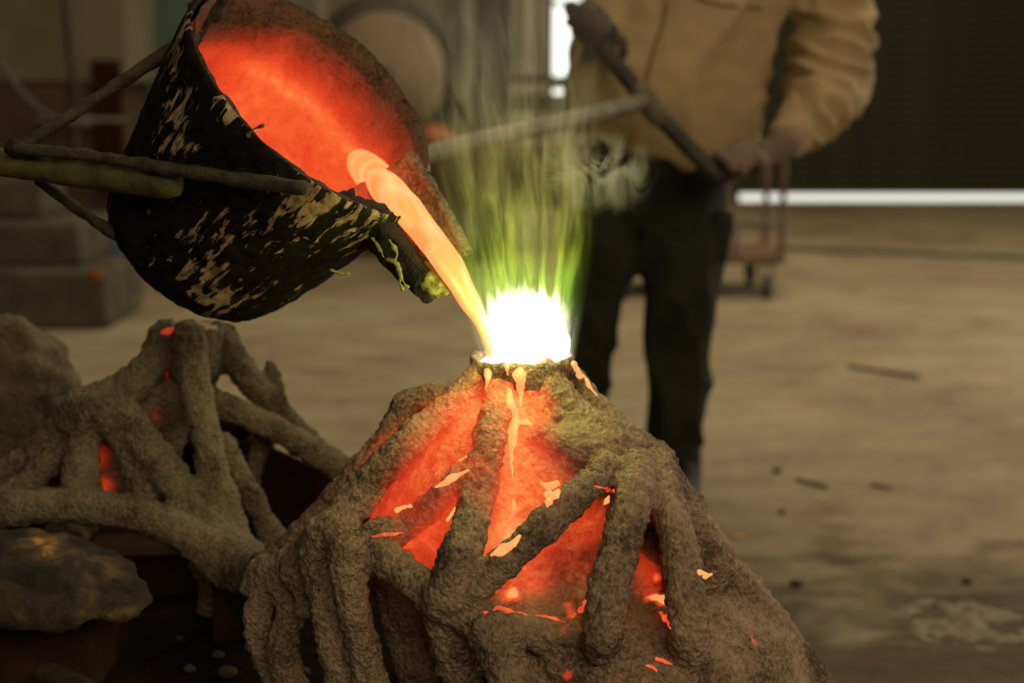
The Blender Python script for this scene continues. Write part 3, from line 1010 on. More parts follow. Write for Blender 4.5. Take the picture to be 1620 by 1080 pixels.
surf_bvhs = [mould_bvh]
for o in mold.children:
    if o.name.startswith('pouring_cup'):
        off = mold.location
        surf_bvhs.append(BVHTree.FromPolygons([vv.co + off for vv in o.data.vertices], [tuple(p_.vertices) for p_ in o.data.polygons]))
for q in ([(775, 568, 8), (772, 590, 7), (768, 615, 1.5)],
          [(800, 568, 5), (802, 580, 4), (803, 592, 1)],
          [(818, 568, 14), (821, 590, 11), (824, 612, 6), (824, 640, 1.5)],
          [(845, 566, 5), (842, 576, 4), (840, 585, 1)],
          [(806, 618, 5), (806, 640, 9), (812, 660, 12), (811, 690, 8), (810, 720, 3), (811, 765, 1.2)],
          [(820, 668, 3), (832, 668, 5), (840, 672, 2)],
          [(812, 790, 3), (813, 800, 4), (812, 812, 1)],
          [(858, 765, 4), (870, 768, 8), (880, 765, 5)], [(865, 780, 4), (876, 785, 7), (884, 778, 4)],
          [(872, 790, 3), (868, 795, 5), (866, 800, 2)],
          [(778, 878, 2), (795, 870, 8), (812, 858, 7), (822, 848, 3)],
          [(690, 770, 3), (715, 757, 5), (740, 744, 4)], [(630, 806, 3), (640, 804, 5), (650, 800, 3)],
          [(728, 728, 3), (738, 722, 3)], [(708, 822, 2), (716, 812, 4), (720, 804, 2)],
          [(955, 798, 2), (960, 792, 5), (963, 785, 2)],
          [(908, 576, 4), (918, 594, 5), (930, 608, 4), (944, 625, 1.5)],
          [(1106, 905, 4), (1116, 910, 6), (1126, 908, 3)]):
    drip(q)

for q in ([(768, 968, 2), (790, 962, 3), (806, 966, 2), (832, 972, 2), (862, 974, 2), (895, 984, 1.5)], [(806, 928, 1.5), (818, 914, 3), (828, 902, 1.5)],
          [(905, 975, 2), (918, 966, 3), (926, 952, 1.5)], [(1044, 968, 2), (1054, 980, 4), (1061, 994, 2)], [(1040, 1042, 3), (1052, 1046, 4), (1062, 1050, 2)],
          [(1022, 1052, 2), (1032, 1056, 3), (1038, 1060, 1)], [(590, 848, 1.5), (612, 846, 3), (640, 842, 1.5)], [(636, 868, 1.5), (655, 860, 3), (676, 852, 2)],
          [(940, 768, 2), (956, 772, 3), (972, 776, 1.5)]):
    drip(q, name='hot_crack', hot=0.74)

# ------------------------------------------------------------------ left mould
lc = P(303, 520, 2.1)
lm = thing('ceramic_mould', 'cooler sandy ceramic mould with faint red seams, left of the pour', 'mould', (lc.x, lc.y, BZ))
lrings = []
for (cx_, cy_, rx_, kf) in ((303, 532, 38, 0.9), (295, 580, 52, 0.9), (262, 625, 75, 0.8), (215, 660, 98, 0.6), (180, 700, 98, 0.5), (170, 760, 95, 0.5), (170, 800, 95, 0.45)):
    c_ = P(cx_, cy_, 2.13)
    rx = rx_ * mpp(2.13)
    lrings.append(ellring((c_.x, c_.y, c_.z), rx, rx * kf, 120))
dense = []
for a, b2 in zip(lrings[:-1], lrings[1:]):
    n = max(2, int((a[0] - b2[0]).length / 0.008))
    for k in range(n):
        dense.append([p.lerp(q, k / n) for p, q in zip(a, b2)])
dense.append(lrings[-1])
v_, f_ = loft(dense, True)
v_, f_ = displace(v_, f_, lambda p, n: 0.012 * nz(p, 9) + crust(1.2, 9)(p, n))
lbvh = BVHTree.FromPolygons(v_, f_)
lh3 = [(hitp(a, b2, lbvh), r_, s_) for a, b2, r_, s_ in
       ((272, 565, .022, .56), (262, 582, .016, .45), (152, 720, .024, .42), (158, 772, .022, .6), (228, 725, .014, .45), (240, 750, .014, .5), (205, 690, .016, .4), (75, 775, .02, .3), (245, 660, .016, .25))]


def lheat(p):
    h = 0.0
    for c_, r_, s_ in lh3:
        d = (p - c_).length_squared / (r_ * r_)
        if d < 6: h += s_ * math.exp(-d)
    return h


left_core = (v_, f_)
lcr = 52 * mpp(2.1)
rings = [ellring((lc.x, lc.y, lc.z + dz_), lcr * rr, lcr * rr, 72) for dz_, rr in ((-0.07, .75), (-0.04, .85), (-0.012, .97), (0, 1), (0.004, .95), (-0.003, .85), (-0.006, .5), (-0.006, .1))]
v_, f_ = loft(rings, True)
v_, f_ = displace(v_, f_, lambda p, n: crust(0.8, 3)(p, n))
mesh_obj('pouring_cup', v_, f_, M['shell_left'], lm, heat=[0.0] * len(v_))
rings = [ellring((lc.x, lc.y, lc.z + dz_), lcr * rr, lcr * rr, 48) for dz_, rr in ((-0.006, .8), (0.003, .82), (0.005, .7), (0.005, .2))]
v_, f_ = loft(rings, True)
v_, f_ = displace(v_, f_, lambda p, n: 0.003 * nz(p, 40))
M['metal_cool'] = simple('metal_cool', (0.35, 0.22, 0.14), (0.5, 0.36, 0.22), 0.6, 30)
mesh_obj('metal_plug', v_, f_, M['metal_cool'], lm)
lefts = [
    [(262, 532, 2.08, 24), (238, 578, 2.07, 27), (205, 612, 2.06, 30), (160, 640, 2.05, 36), (128, 655, 2.04, 36)],
    [(300, 532, 2.05, 24), (308, 600, 2.03, 25), (325, 680, 2.01, 25), (345, 770, 2.0, 26), (372, 850, 1.98, 27), (388, 888, 1.97, 30)],
    [(345, 530, 2.12, 22), (385, 588, 2.16, 23), (430, 640, 2.2, 21), (480, 690, 2.22, 20), (535, 745, 2.24, 20)],
    [(335, 636, 2.1, 20), (400, 662, 2.13, 21), (460, 692, 2.15, 22), (520, 728, 2.17, 22), (548, 750, 2.18, 22)],
    [(352, 700, 2.06, 15), (385, 760, 2.06, 17), (420, 825, 2.05, 20), (446, 872, 2.04, 22)],
    [(195, 655, 2.02, 26), (240, 715, 2.0, 28), (290, 780, 1.98, 29), (340, 845, 1.96, 32), (385, 893, 1.94, 38)],
    [(150, 650, 2.03, 30), (132, 710, 2.02, 27), (128, 785, 2.0, 30)],
    [(172, 655, 2.02, 26), (205, 710, 2.01, 24), (232, 785, 2.0, 26)],
    [(125, 655, 2.05, 28), (75, 700, 2.06, 24), (20, 745, 2.08, 24), (-50, 790, 2.08, 26)],
    [(135, 690, 2.05, 24), (90, 725, 2.04, 22), (40, 765, 2.03, 22), (5, 800, 2.02, 24)],
    [(-60, 812, 1.98, 30), (30, 805, 1.96, 30), (120, 800, 1.95, 29), (210, 812, 1.94, 29), (290, 842, 1.93, 32), (350, 885, 1.92, 42), (400, 908, 1.86, 38), (430, 905, 1.76, 30)],
    [(250, 612, 2.1, 30), (268, 670, 2.12, 26), (262, 735, 2.12, 20)],
    [(420, 560 + 120, 2.2, 12), (405, 730, 2.2, 14), (385, 790, 2.2, 16)],
    [(425, 580, 2.2, 10), (432, 600, 2.2, 14), (440, 640, 2.2, 14)],
    # legs under the arch, carrying the mould on the bricks
    [(330, 880, 2.0, 26), (335, 930, 2.05, 24), (340, 980, 2.1, 24)],
    [(40, 815, 2.05, 24), (50, 880, 2.15, 22), (55, 960, 2.2, 22)],
]
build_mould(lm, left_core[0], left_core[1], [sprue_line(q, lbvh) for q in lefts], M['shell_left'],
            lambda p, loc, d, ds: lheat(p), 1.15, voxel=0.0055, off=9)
# hot seam at the joint of the two moulds and thin metal seams on the cup
def strip(pts, Y, r, mat, parent, name):
    v, f = tube([P(a, b2, Y) for a, b2 in pts], [q * mpp(Y) for q in r], 10, 0.004)
    v, f = displace(v, f, lambda p, n: 0.002 * nz(p, 80))
    return mesh_obj(name, v, f, mat, parent, heat=[0.42 + 0.3 * nz(p, 60) for p in v])
strip([(258, 526), (266, 524), (272, 520)], 2.06, [5, 6, 4], M['shell'], lm, 'hot_seam')
strip([(402, 866), (412, 872), (422, 876)], 2.0, [3, 5, 3], M['shell'], lm, 'hot_seam')

# rough shell lump at the left edge
lp = P(20, 620, 2.45)
v_, f_ = loft([ellring((P(cx_, 0, 2.45).x, 2.45, P(0, cy_, 2.45).z), rx_ * mpp(2.45), rx_ * mpp(2.45) * 0.8, 64) for cx_, cy_, rx_ in
               ((-30, 500, 25), (-25, 520, 45), (-10, 560, 72), (0, 610, 88), (0, 650, 94), (0, 700, 92), (-5, 760, 100), (-5, 830, 110), (-5, 872, 112))])
v_, f_ = fuse(v_, f_, 0.009, 2)
v_, f_ = displace(v_, f_, lambda p, n: 0.02 * nz(p, 9) + 0.010 * nz(p, 30) + 0.004 * nz(p, 75))
zmin = min(p.z for p in v_)
v_ = [p + Vector((0, 0, BZ - zmin)) if False else p for p in v_]
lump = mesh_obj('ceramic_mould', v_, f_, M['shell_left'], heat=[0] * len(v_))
tag(lump, 'rough rounded ceramic mould lump cut by the left edge', 'mould')

# rusty box behind, bricks, slag slab, pipe
zp = [P(392, 696, 2.44), P(556, 768, 2.44)]
pl = MB()
v_ = []
for yy in (2.45, 2.462):
    v_ += [Vector((zp[0].x, yy, zp[0].z)), Vector((zp[1].x, yy, zp[1].z)), Vector((zp[1].x, yy, BZ)), Vector((zp[0].x, yy, BZ))]
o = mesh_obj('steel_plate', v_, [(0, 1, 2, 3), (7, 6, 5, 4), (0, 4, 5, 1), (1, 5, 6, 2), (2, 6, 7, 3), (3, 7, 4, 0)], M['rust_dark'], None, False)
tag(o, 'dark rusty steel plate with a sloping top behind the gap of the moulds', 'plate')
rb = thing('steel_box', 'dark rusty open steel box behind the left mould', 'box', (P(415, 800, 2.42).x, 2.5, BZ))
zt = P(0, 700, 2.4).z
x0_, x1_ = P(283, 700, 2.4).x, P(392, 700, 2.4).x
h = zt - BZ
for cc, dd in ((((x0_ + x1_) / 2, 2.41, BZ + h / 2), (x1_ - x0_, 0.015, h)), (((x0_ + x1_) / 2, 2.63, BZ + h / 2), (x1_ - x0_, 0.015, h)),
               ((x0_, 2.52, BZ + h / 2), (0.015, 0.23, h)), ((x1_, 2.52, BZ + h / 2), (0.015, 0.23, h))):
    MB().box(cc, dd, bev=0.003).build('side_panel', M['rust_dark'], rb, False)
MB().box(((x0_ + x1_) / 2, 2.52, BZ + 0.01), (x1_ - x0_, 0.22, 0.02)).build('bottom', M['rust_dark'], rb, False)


def brick(c, d, rz, label):
    R_ = Matrix.Rotation(rz, 3, 'Z')
    mb = MB().box(c, d, R_, 0.006)
    v, f = displace(mb.v, mb.f, lambda p, n: 0.002 * nz(p, 40))
    return tag(mesh_obj('firebrick', v, f, M['firebrick'], None, False), label, 'brick')


bh = P(0, 925, 1.95).z - BZ
cB = P(372, 990, 1.98)
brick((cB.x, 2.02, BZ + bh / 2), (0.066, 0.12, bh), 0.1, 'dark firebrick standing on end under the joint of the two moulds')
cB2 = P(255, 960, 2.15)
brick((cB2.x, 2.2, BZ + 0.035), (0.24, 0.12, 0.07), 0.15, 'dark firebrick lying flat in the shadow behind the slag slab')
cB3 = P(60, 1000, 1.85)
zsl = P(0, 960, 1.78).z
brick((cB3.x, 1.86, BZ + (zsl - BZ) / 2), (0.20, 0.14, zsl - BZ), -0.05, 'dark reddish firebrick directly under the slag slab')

# slag slab
pts = []
sA = P(-60, 905, 1.80); sB = P(100, 920, 1.78); sC = P(180, 938, 1.76)
v1, f1 = tube([P(-120, 895, 1.82), P(-40, 903, 1.8), P(60, 915, 1.78), P(140, 932, 1.77), P(182, 942, 1.76)], [0.10, 0.10, 0.098, 0.09, 0.055], 24, 0.02, ((0.1, -0.25, 1), 0.34))
v_, f_ = fuse(v1, f1, 0.008, 2)
v_, f_ = displace(v_, f_, lambda p, n: 0.012 * nz(p, 14) + 0.007 * nz(p, 35) + 0.003 * nz(p, 90))
tag(mesh_obj('slag_slab', v_, f_, M['slag']), 'crusty dark slag slab with yellow-orange patches at lower left', 'slag')
v_, f_ = tube([G(-40, 1000, BZ + 0.02), G(60, 1056, BZ + 0.02), G(200, 1136, BZ + 0.02)], 0.02, 16, 0.05)
tag(mesh_obj('steel_pipe', v_, f_, M['rod']), 'dull dark steel pipe lying across the bottom left corner', 'pipe')
labs = ['small pale stone on the bench beside the standing firebrick', 'small dark stone on the bench, left of the standing firebrick', 'tiny stone on the bench below the left mould arch',
        'flat grey stone on the bench near the mould legs', 'brown stone on the bench near the lower frame edge']
for i, (px, py, r_) in enumerate(((360, 1070, 0.014), (345, 1040, 0.009), (284, 1012, 0.006), (478, 1068, 0.011), (300, 1062, 0.009))):
    c_ = G(px, py, BZ)
    v_, f_ = loft([ellring((c_.x, c_.y, BZ + z_ * r_), q * r_, q * r_ * 0.8, 12) for z_, q in ((0, 0.6), (0.25, 1), (0.7, 0.95), (1.0, 0.5))])
    v_, f_ = displace(v_, f_, lambda p, n: 0.25 * r_ * nz(p, 60, (i, 0, 0)))
    tag(mesh_obj('pebble', v_, f_, M['pebble']), labs[i], 'pebble')

# ================================================================== CRUCIBLE
YC = 1.80
cc = P(500, 165, YC)
vd = (cc - CAM).normalized()
rl = vd.cross(Vector((0, 0, 1))).normalized()
ul = rl.cross(vd).normalized()
tilt = math.radians(25)
ax = (rl * 0.665 + ul * 0.745).normalized() * math.cos(tilt) - vd * math.sin(tilt)
ax.normalize()
mpc = (cc - CAM).dot(FW) / FPX
RT_ = 240 * mpc
RB_ = 172 * mpc
LL = 322 * mpc / math.cos(tilt)
e1 = (rl * 0.745 - ul * 0.665); e1 = (e1 - ax * e1.dot(ax)).normalized()     # towards the spout
e2 = ax.cross(e1).normalized()
if e2.dot(vd) < 0: e2 = -e2                                               # away from the camera
cru = thing('crucible', 'tilted soot-black crucible with peeling paint and glowing orange inside', 'crucible', tuple(cc))
NSG = 160


def cring(h, r, nn_=NSG):
    out = []
    for k in range(nn_):
        a = 2 * PI * k / nn_
        out.append(cc + ax * h + e1 * (r * math.cos(a)) + e2 * (r * math.sin(a)))
    return out


def dense_profile(prof, step=0.006):
    out = []
    for (h0, r0), (h1, r1) in zip(prof[:-1], prof[1:]):
        n = max(1, int(math.hypot(h1 - h0, r1 - r0) / step))
        for k in range(n):
            t = k / n
            out.append((h0 + (h1 - h0) * t, r0 + (r1 - r0) * t))
    out.append(prof[-1])
    return out


def local_mesh(name, v, f, mat, parent, heat=None):
    """mesh whose own z axis is the crucible's axis, so texture follows the vessel"""
    R_ = Matrix((e1, e2, ax)).transposed()
    o = mesh_obj(name, [R_.transposed() @ (p - cc) for p in v], f, mat, None, heat=heat)
    o.parent = parent
    o.matrix_local = R_.to_4x4()
    return o


prof = [(-LL - 0.030, 0.004), (-LL - 0.028, RB_ * 0.45), (-LL - 0.018, RB_ * 0.75), (-LL + 0.002, RB_ * 0.94), (-LL + 0.03, RB_ * 1.03), (-LL * 0.5, RB_ * 0.49 + RT_ * 0.51), (-0.02, RT_ * 0.985), (0.0, RT_), (0.007, RT_ * 0.99), (0.008, RT_ * 0.975), (0.0, RT_ * 0.965), (-0.03, RT_ * 0.95)]
v_, f_ = loft([cring(h_, r_) for h_, r_ in dense_profile(prof)], True, False)
v_, f_ = displace(v_, f_, lambda p, n: 0.0035 * nz(p, 12) + 0.0022 * nz(p, 45) + 0.0018 * nz(p, 100))


def notch(p):
    q = p - cc
    a = math.atan2(q.dot(e2), q.dot(e1)); h_ = q.dot(ax)
    wgt = math.exp(-(a / 0.34) ** 2) * min(1, max(0, (h_ + 0.09) / 0.07))
    return p - ax * 0.045 * wgt - e1 * 0.012 * wgt


v_ = [notch(p) for p in v_]
local_mesh('steel_shell', v_, f_, M['crucible'], cru)
# lining: glowing inside with crusted lip; the far side stands a little proud of the steel
prof = dense_profile([(-0.04, 0.90), (-0.006, 0.945), (0.004, 0.945), (0.006, 0.935), (-0.002, 0.92), (-0.04, 0.875), (-LL * 0.5, 0.755), (-LL + 0.05, 0.60), (-LL + 0.02, 0.50), (-LL + 0.012, 0.3), (-LL + 0.01, 0.01)], 0.02)
prof = [(h_, r_ * RT_) for h_, r_ in prof]
pp = []
for (h0, r0), (h1, r1) in zip(prof[:-1], prof[1:]):
    n = max(1, int(math.hypot(h1 - h0, r1 - r0) / 0.005))
    pp += [(h0 + (h1 - h0) * k / n, r0 + (r1 - r0) * k / n) for k in range(n)]
pp.append(prof[-1])
v_, f_ = loft([cring(h_, r_, 200) for h_, r_ in pp], False)


def proud(p, n):
    q = p - cc
    far = max(0, q.dot(e2) / RT_)
    lip = max(0, 1 - abs(q.dot(ax) - 0.0) / 0.05)
    return 0.003 * nz(p, 25) + 0.002 * nz(p, 80) + lip * 0.004 * nz(p, 45)


v_, f_ = displace(v_, f_, proud)
v_ = [p + ax * (0.022 * max(0, (p - cc).dot(e2) / RT_) * max(0, 1 + (p - cc).dot(ax) / 0.12)) for p in v_]


v_ = [notch(p) for p in v_]
lin_bvh = BVHTree.FromPolygons(v_, f_)
ztop = P(430, 45, 1.95).z


def lining_heat(p):
    q = p - cc
    h_, x_, y_ = q.dot(ax), q.dot(e1) / RT_, q.dot(e2) / RT_
    d = -h_
    h = 0.76
    # cooler towards the far lip and towards the top of the tilted vessel
    t = min(1, max(0, d / 0.085))
    ang = math.atan2(y_, x_)
    far = max(0, math.sin(ang))
    edge = (1 - t) * (0.12 + 0.42 * min(1, max(0, 0.5 + y_ * 3)))
    h -= edge
    # bright tide line left by the melt
    tl = 0.072 + 0.014 * nz(p, 12)
    band = math.exp(-((d - tl) / 0.015) ** 2) * max(0, min(1, y_ * 3 + 0.4))
    h += 0.15 * band
    h -= 0.34 * max(0, min(1, (-x_ - 0.42) * 2.2)) * (1 if d < tl + 0.04 else 0.7)
    h += 0.16 * max(0, x_ - 0.45)
    h += 0.04 * nz(p, 9) + 0.05 * nz(p, 40)
    top = min(1, max(0, (p.z - ztop) / 0.02 + 0.25 * nz(p, 30)))
    h -= 0.42 * top * (1 if y_ > -0.35 else 0.2)
    if d < 0.003: h = min(h, 0.22 + 0.16 * max(0, x_))
    if d < -0.001: h = 0.05
    return max(0, h)


local_mesh('glowing_lining', v_, f_, M['lining'], cru, heat=[lining_heat(p) for p in v_])
# spout: trough running down from the lowest point of the lip
S0 = P(612, 296, 1.775); S1 = P(718, 446, 1.745)
td = (S1 - S0).normalized()
nv = ax - td * ax.dot(td); nv.normalize()
sv = td.cross(nv).normalized()
if sv.dot(vd) < 0: sv = -sv              # far side


def trough(r0, r1, a_near, a_far, th, n=40, m=50, grow=0.0):
    rows = []
    for j in range(m + 1):
        t = j / m
        ctr = S0 - td * 0.03 + td * ((S1 - S0).length + 0.03) * t
        r = (r0 + (r1 - r0) * t)
        ring = []
        for lay in (0, 1):
            for k in (range(n + 1) if lay == 0 else range(n, -1, -1)):
                an = a_near * (0.35 + 0.65 * min(1, t * 3))
                a = an + (a_far - an) * k / n
                sa, ca = math.sin(a), math.cos(a)
                far = 1 + 0.28 * max(0, sa) * math.sin(PI * min(1, t * 0.9 + 0.1))
                near = 0.66 if sa < 0 else 1.0
                tt = th * (1 + (2.6 * (1 - t) + 0.3) * max(0, -sa))
                rr = r + (tt if lay else 0)
                ring.append(ctr - nv * (ca * rr * 0.85) + sv * (sa * (r * far * near + (tt if lay else 0))) - td * (0.030 * t * max(0, abs(sa) - .2)))
        rows.append(ring)
    return loft(rows)


v_, f_ = trough(0.056, 0.042, math.radians(-92), math.radians(118), 0.014)
v_, f_ = displace(v_, f_, lambda p, n: 0.004 * nz(p, 30) + 0.0025 * nz(p, 80))


def spout_heat(i, p):
    if i % 82 > 40: return 0.0          # outer skin of the trough
    q = p - S0
    s = q.dot(sv)
    t = q.dot(td) / (S1 - S0).length
    return max(0, 0.50 - abs(s) * 7 * (0.55 + 0.6 * t) + 0.12 * nz(p, 30)) * min(1, max(0, (1.0 - t) * 4))


sh = [spout_heat(i, p) for i, p in enumerate(v_)]
M['spout'] = shell_mat('spout_crust', True, (0.06, 0.045, 0.03), (0.36, 0.28, 0.19), 1.0, 0.2, 40)
so = local_mesh('spout', v_, f_, M['spout'], cru, heat=sh)
so.data.materials.append(M['soot'])
for pl_ in so.data.polygons:                 # the side of the trough towards the camera is caked with soot
    k_ = pl_.vertices[0] % 82
    k_ = k_ if k_ <= 40 else 81 - k_
    if -92 + 210 * k_ / 40 < (-4 if pl_.vertices[0] % 82 > 40 else -30):
        pl_.material_index = 1
# crusted build-up hanging on the spout and flakes peeling off the shell
def blob(c, r, n=18, sq=1.0):
    return loft([ellring((c.x, c.y, c.z + r * sq * math.sin(a)), r * math.cos(a), r * math.cos(a), n) for a in (-1.4, -1.0, -0.5, 0, 0.5, 1.0, 1.4)])
mb = MB()
for px, py, r_ in ((678, 440, 0.013), (690, 452, 0.014), (703, 455, 0.011), (668, 425, 0.011)):
    v1, f1 = blob(P(px, py, 1.725), r_)
    mb.add(v1, f1)
v_, f_ = fuse(mb.v, mb.f, 0.003, 2)
v_, f_ = displace(v_, f_, lambda p, n: 0.006 * nz(p, 80) + 0.003 * nz(p, 160))
mesh_obj('slag_build_up', v_, f_, M['flame_tinted_crust'], cru)
for q in ([(617, 380), (624, 392), (628, 402), (624, 412)], [(632, 425), (636, 440), (640, 447), (645, 452)], [(628, 418), (620, 412), (614, 410)],
          [(525, 427), (535, 430), (549, 433)], [(590, 378), (600, 392), (606, 405)], [(636, 440), (632, 448), (636, 458)],
          [(415, 198), (402, 204), (394, 214)]):
    v_, f_ = tube([P(a, b2, 1.70) if b2 > 300 else P(a, b2, 1.62) for a, b2 in q], [0.0022, 0.0028, 0.002][:1] * len(q), 8, 0.003)
    v_, f_ = displace(v_, f_, lambda p, n: 0.0035 * nz(p, 120))
    mesh_obj('peeling_flake', v_, f_, M['flame_tinted_crust'] if q[0][1] > 300 else M['crust_rim'], cru)  # lower flakes carry the flame's light in their colour
# soot clump where the upper stay meets the lip
mb = MB()
for px, py, r_ in ((312, 30, 0.016), (305, 48, 0.014), (326, 12, 0.018), (338, -6, 0.016), (300, 62, 0.011)):
    v1, f1 = blob(P(px, py, 1.82), r_); mb.add(v1, f1)
v_, f_ = fuse(mb.v, mb.f, 0.004, 2)
v_, f_ = displace(v_, f_, lambda p, n: 0.010 * nz(p, 60) + 0.004 * nz(p, 130))
mesh_obj('weld_clump', v_, f_, M['soot'], cru)

# carrying shank: main pipe and stay rods at left, long pole and cross handle at the worker's side
shk = thing('carrying_shank', 'long steel shank carrying the crucible, pole and cross handle held by the worker', 'tool', tuple(P(30, 250, 1.75)))
def rodpart(name, pts, r, mat, rough=0.0012, seg=20, step=0.01):
    v, f = tube(pts, r, seg, step)
    v, f = displace(v, f, lambda p, n: rough * (nz(p, 40) + nz(p, 110)))
    return mesh_obj(name, v, f, M[mat], shk)
rodpart('main_pipe', [P(-120, 243, 1.78), P(0, 256, 1.77), P(150, 277, 1.72), P(268, 291, 1.675)], 0.0175, 'green_pipe')
rodpart('stay_rod', [P(28, 236, 1.73), P(150, 248, 1.70), P(300, 272, 1.64), P(480, 297, 1.585)], [0.0075, 0.0075, 0.008, 0.0085], 'rod', 0.002)
rodpart('stay_rod', [P(30, 236, 1.75), P(160, 150, 1.78), P(305, 58, 1.81)], [0.0075, 0.008, 0.009], 'rod', 0.002)
rodpart('stay_rod', [P(60, 285, 1.79), P(130, 335, 1.80), P(205, 385, 1.80)], [0.007, 0.007, 0.008], 'rod', 0.002)
mb = MB()
for px, py, r_ in ((35, 235, 0.013), (50, 240, 0.012), (22, 232, 0.010)):
    v1, f1 = blob(P(px, py, 1.74), r_); mb.add(v1, f1)
v_, f_ = fuse(mb.v, mb.f, 0.004, 2)
v_, f_ = displace(v_, f_, lambda p, n: 0.006 * nz(p, 80))
mesh_obj('weld_joint', v_, f_, M['soot'], shk)
TB0, TB1 = P(905, 14, 3.72), P(1150, 276, 3.62)
TBm = P(1022, 160, 3.66)
rodpart('pole', [P(560, 285, 2.0), P(733, 228, 2.6), P(880, 195, 3.1), TBm], [0.0165, 0.0175, 0.02, 0.022], 'pole', 0.001)
rodpart('cross_handle', [TB0, TBm, P(1138, 284, 3.63)], 0.022, 'bar', 0.001)
rodpart('collar', [TBm + (TB0 - TBm) * 0.10, TBm - (TB0 - TBm) * 0.16], 0.029, 'pole', 0.001)
rodpart('grip', [P(1134, 281, 3.63), P(1186, 250, 3.68)], 0.026, 'rubber', 0.001)

# ================================================================== MOLTEN STREAM, FLAME
def linhit(px, py, dd):
    h = lin_bvh.ray_cast(CAM, ray(px, py))
    return (h[0] if h[0] is not None else P(px, py, 1.85)) + ray(px, py) * dd


pts = [linhit(590, 276, 0.030), linhit(608, 294, -0.034), P(632, 318, 1.775), P(668, 362, 1.765), P(706, 412, 1.73), P(738, 466, 1.73), P(762, 512, 1.735), P(780, 556, 1.74), P(790, 575, 1.74)]
v_, f_ = tube(pts, [0.044, 0.040, 0.034, 0.030, 0.029, 0.022, 0.0145, 0.0115, 0.011], 24, 0.006, (nv, 0.45))
v_, f_ = displace(v_, f_, lambda p, n: 0.0015 * nz(p, 25))
st = mesh_obj('molten_stream', v_, f_, M['metal_stream'])
tag(st, 'glowing orange stream of molten metal running off the spout', 'molten metal')

# flame core: ragged white-hot fire standing in the cup
fc = P(840, 545, 1.75)
mb = MB()
for dx_, hh, r_ in ((-0.020, 0.050, 0.016), (-0.004, 0.060, 0.018), (0.014, 0.058, 0.017), (0.030, 0.046, 0.013), (0.038, 0.032, 0.009), (-0.038, 0.022, 0.014), (0.006, 0.047, 0.024), (0.030, 0.028, 0.016)):
    for dy_ in (-0.012, 0.014):
        b0 = Vector((fc.x + dx_, fc.y + dy_, cz + 0.004))
        v1, f1 = tube([b0, b0 + Vector((0.002, 0, hh * 0.5)), b0 + Vector((0.0, 0, hh * 0.8)), b0 + Vector((0.001, 0, hh))], [r_ * 1.1, r_, r_ * 0.7, r_ * 0.15], 14, 0.006)
        mb.add(v1, f1)
v_, f_ = fuse(mb.v, mb.f, 0.0035, 3)
v_, f_ = displace(v_, f_, lambda p, n: 0.007 * nz(Vector((p.x, p.y, p.z * 0.4)), 70) * min(1, max(0, (p.z - cz) / 0.02)))
fl = thing('flame', 'white-hot fire with green flames rising from the mould\'s pouring cup', 'flame', (fc.x, fc.y, cz))
mesh_obj('white_core', v_, f_, M['core'], fl)

# green flame and vapour: emissive gas
m = bpy.data.materials.new('flame_gas')
m.use_nodes = True
nt = m.node_tree
nt.nodes.remove(nt.nodes['Principled BSDF'])
out = nt.nodes['Material Output']
tc = nn(nt, 'ShaderNodeTexCoord')
oc = tc.outputs['Object']
sep = nn(nt, 'ShaderNodeSeparateXYZ'); nt.links.new(oc, sep.inputs[0])
X, Y_, Z = sep.outputs
wd = math_n(nt, 'MULTIPLY_ADD', Z, 0.16, 0.046)
xr = math_n(nt, 'DIVIDE', math_n(nt, 'ADD', X, math_n(nt, 'MULTIPLY_ADD', Z, 0.06, 0.004)), wd)
yr = math_n(nt, 'DIVIDE', Y_, math_n(nt, 'MULTIPLY_ADD', Z, 0.12, 0.045))
rr = math_n(nt, 'SQRT', math_n(nt, 'ADD', math_n(nt, 'MULTIPLY', xr, xr), math_n(nt, 'MULTIPLY', yr, yr)))
fall = math_n(nt, 'SUBTRACT', 1.35, rr, clamp=True)
fall = math_n(nt, 'MULTIPLY', fall, 1.6, clamp=True)
# streaks fan out: divide x by width
cmb = nn(nt, 'ShaderNodeCombineXYZ')
nt.links.new(math_n(nt, 'MULTIPLY', xr, 1.5), cmb.inputs[0]); nt.links.new(math_n(nt, 'MULTIPLY', yr, 0.28), cmb.inputs[1]); nt.links.new(math_n(nt, 'MULTIPLY', Z, 3.6), cmb.inputs[2])
s1 = noise_node(nt, 3.2, 5, cmb.outputs[0], 0.7, 0.6)
st1 = ramp(nt, s1, [(0.46, (0, 0, 0)), (0.66, (1, 1, 1))])
# strength by height
hs = ramp(nt, math_n(nt, 'MULTIPLY', Z, 2.0), [(0.0, (1, 1, 1)), (0.10, (1, 1, 1)), (0.17, (0.5,) * 3), (0.28, (0.20,) * 3), (0.45, (0.10,) * 3), (0.7, (0.042,) * 3), (0.95, (0, 0, 0))])
hc = ramp(nt, math_n(nt, 'MULTIPLY', Z, 2.0), [(0.0, (1, 1.0, 0.7)), (0.09, (0.9, 1.0, 0.4)), (0.16, (0.50, 0.90, 0.08)), (0.28, (0.62, 0.74, 0.06)), (0.46, (0.60, 0.56, 0.14)), (0.8, (0.5, 0.42, 0.26))])
em = nn(nt, 'ShaderNodeEmission')
nt.links.new(hc, em.inputs[0])
base = math_n(nt, 'MULTIPLY_ADD', st1, 1.0, 0.16)
nt.links.new(math_n(nt, 'MULTIPLY', math_n(nt, 'MULTIPLY', math_n(nt, 'MULTIPLY', base, hs), fall), 36.0), em.inputs[1])
em2 = nn(nt, 'ShaderNodeEmission')           # burning root of the flame, soft-edged
em2.inputs[0].default_value = (1, 0.97, 0.72, 1)
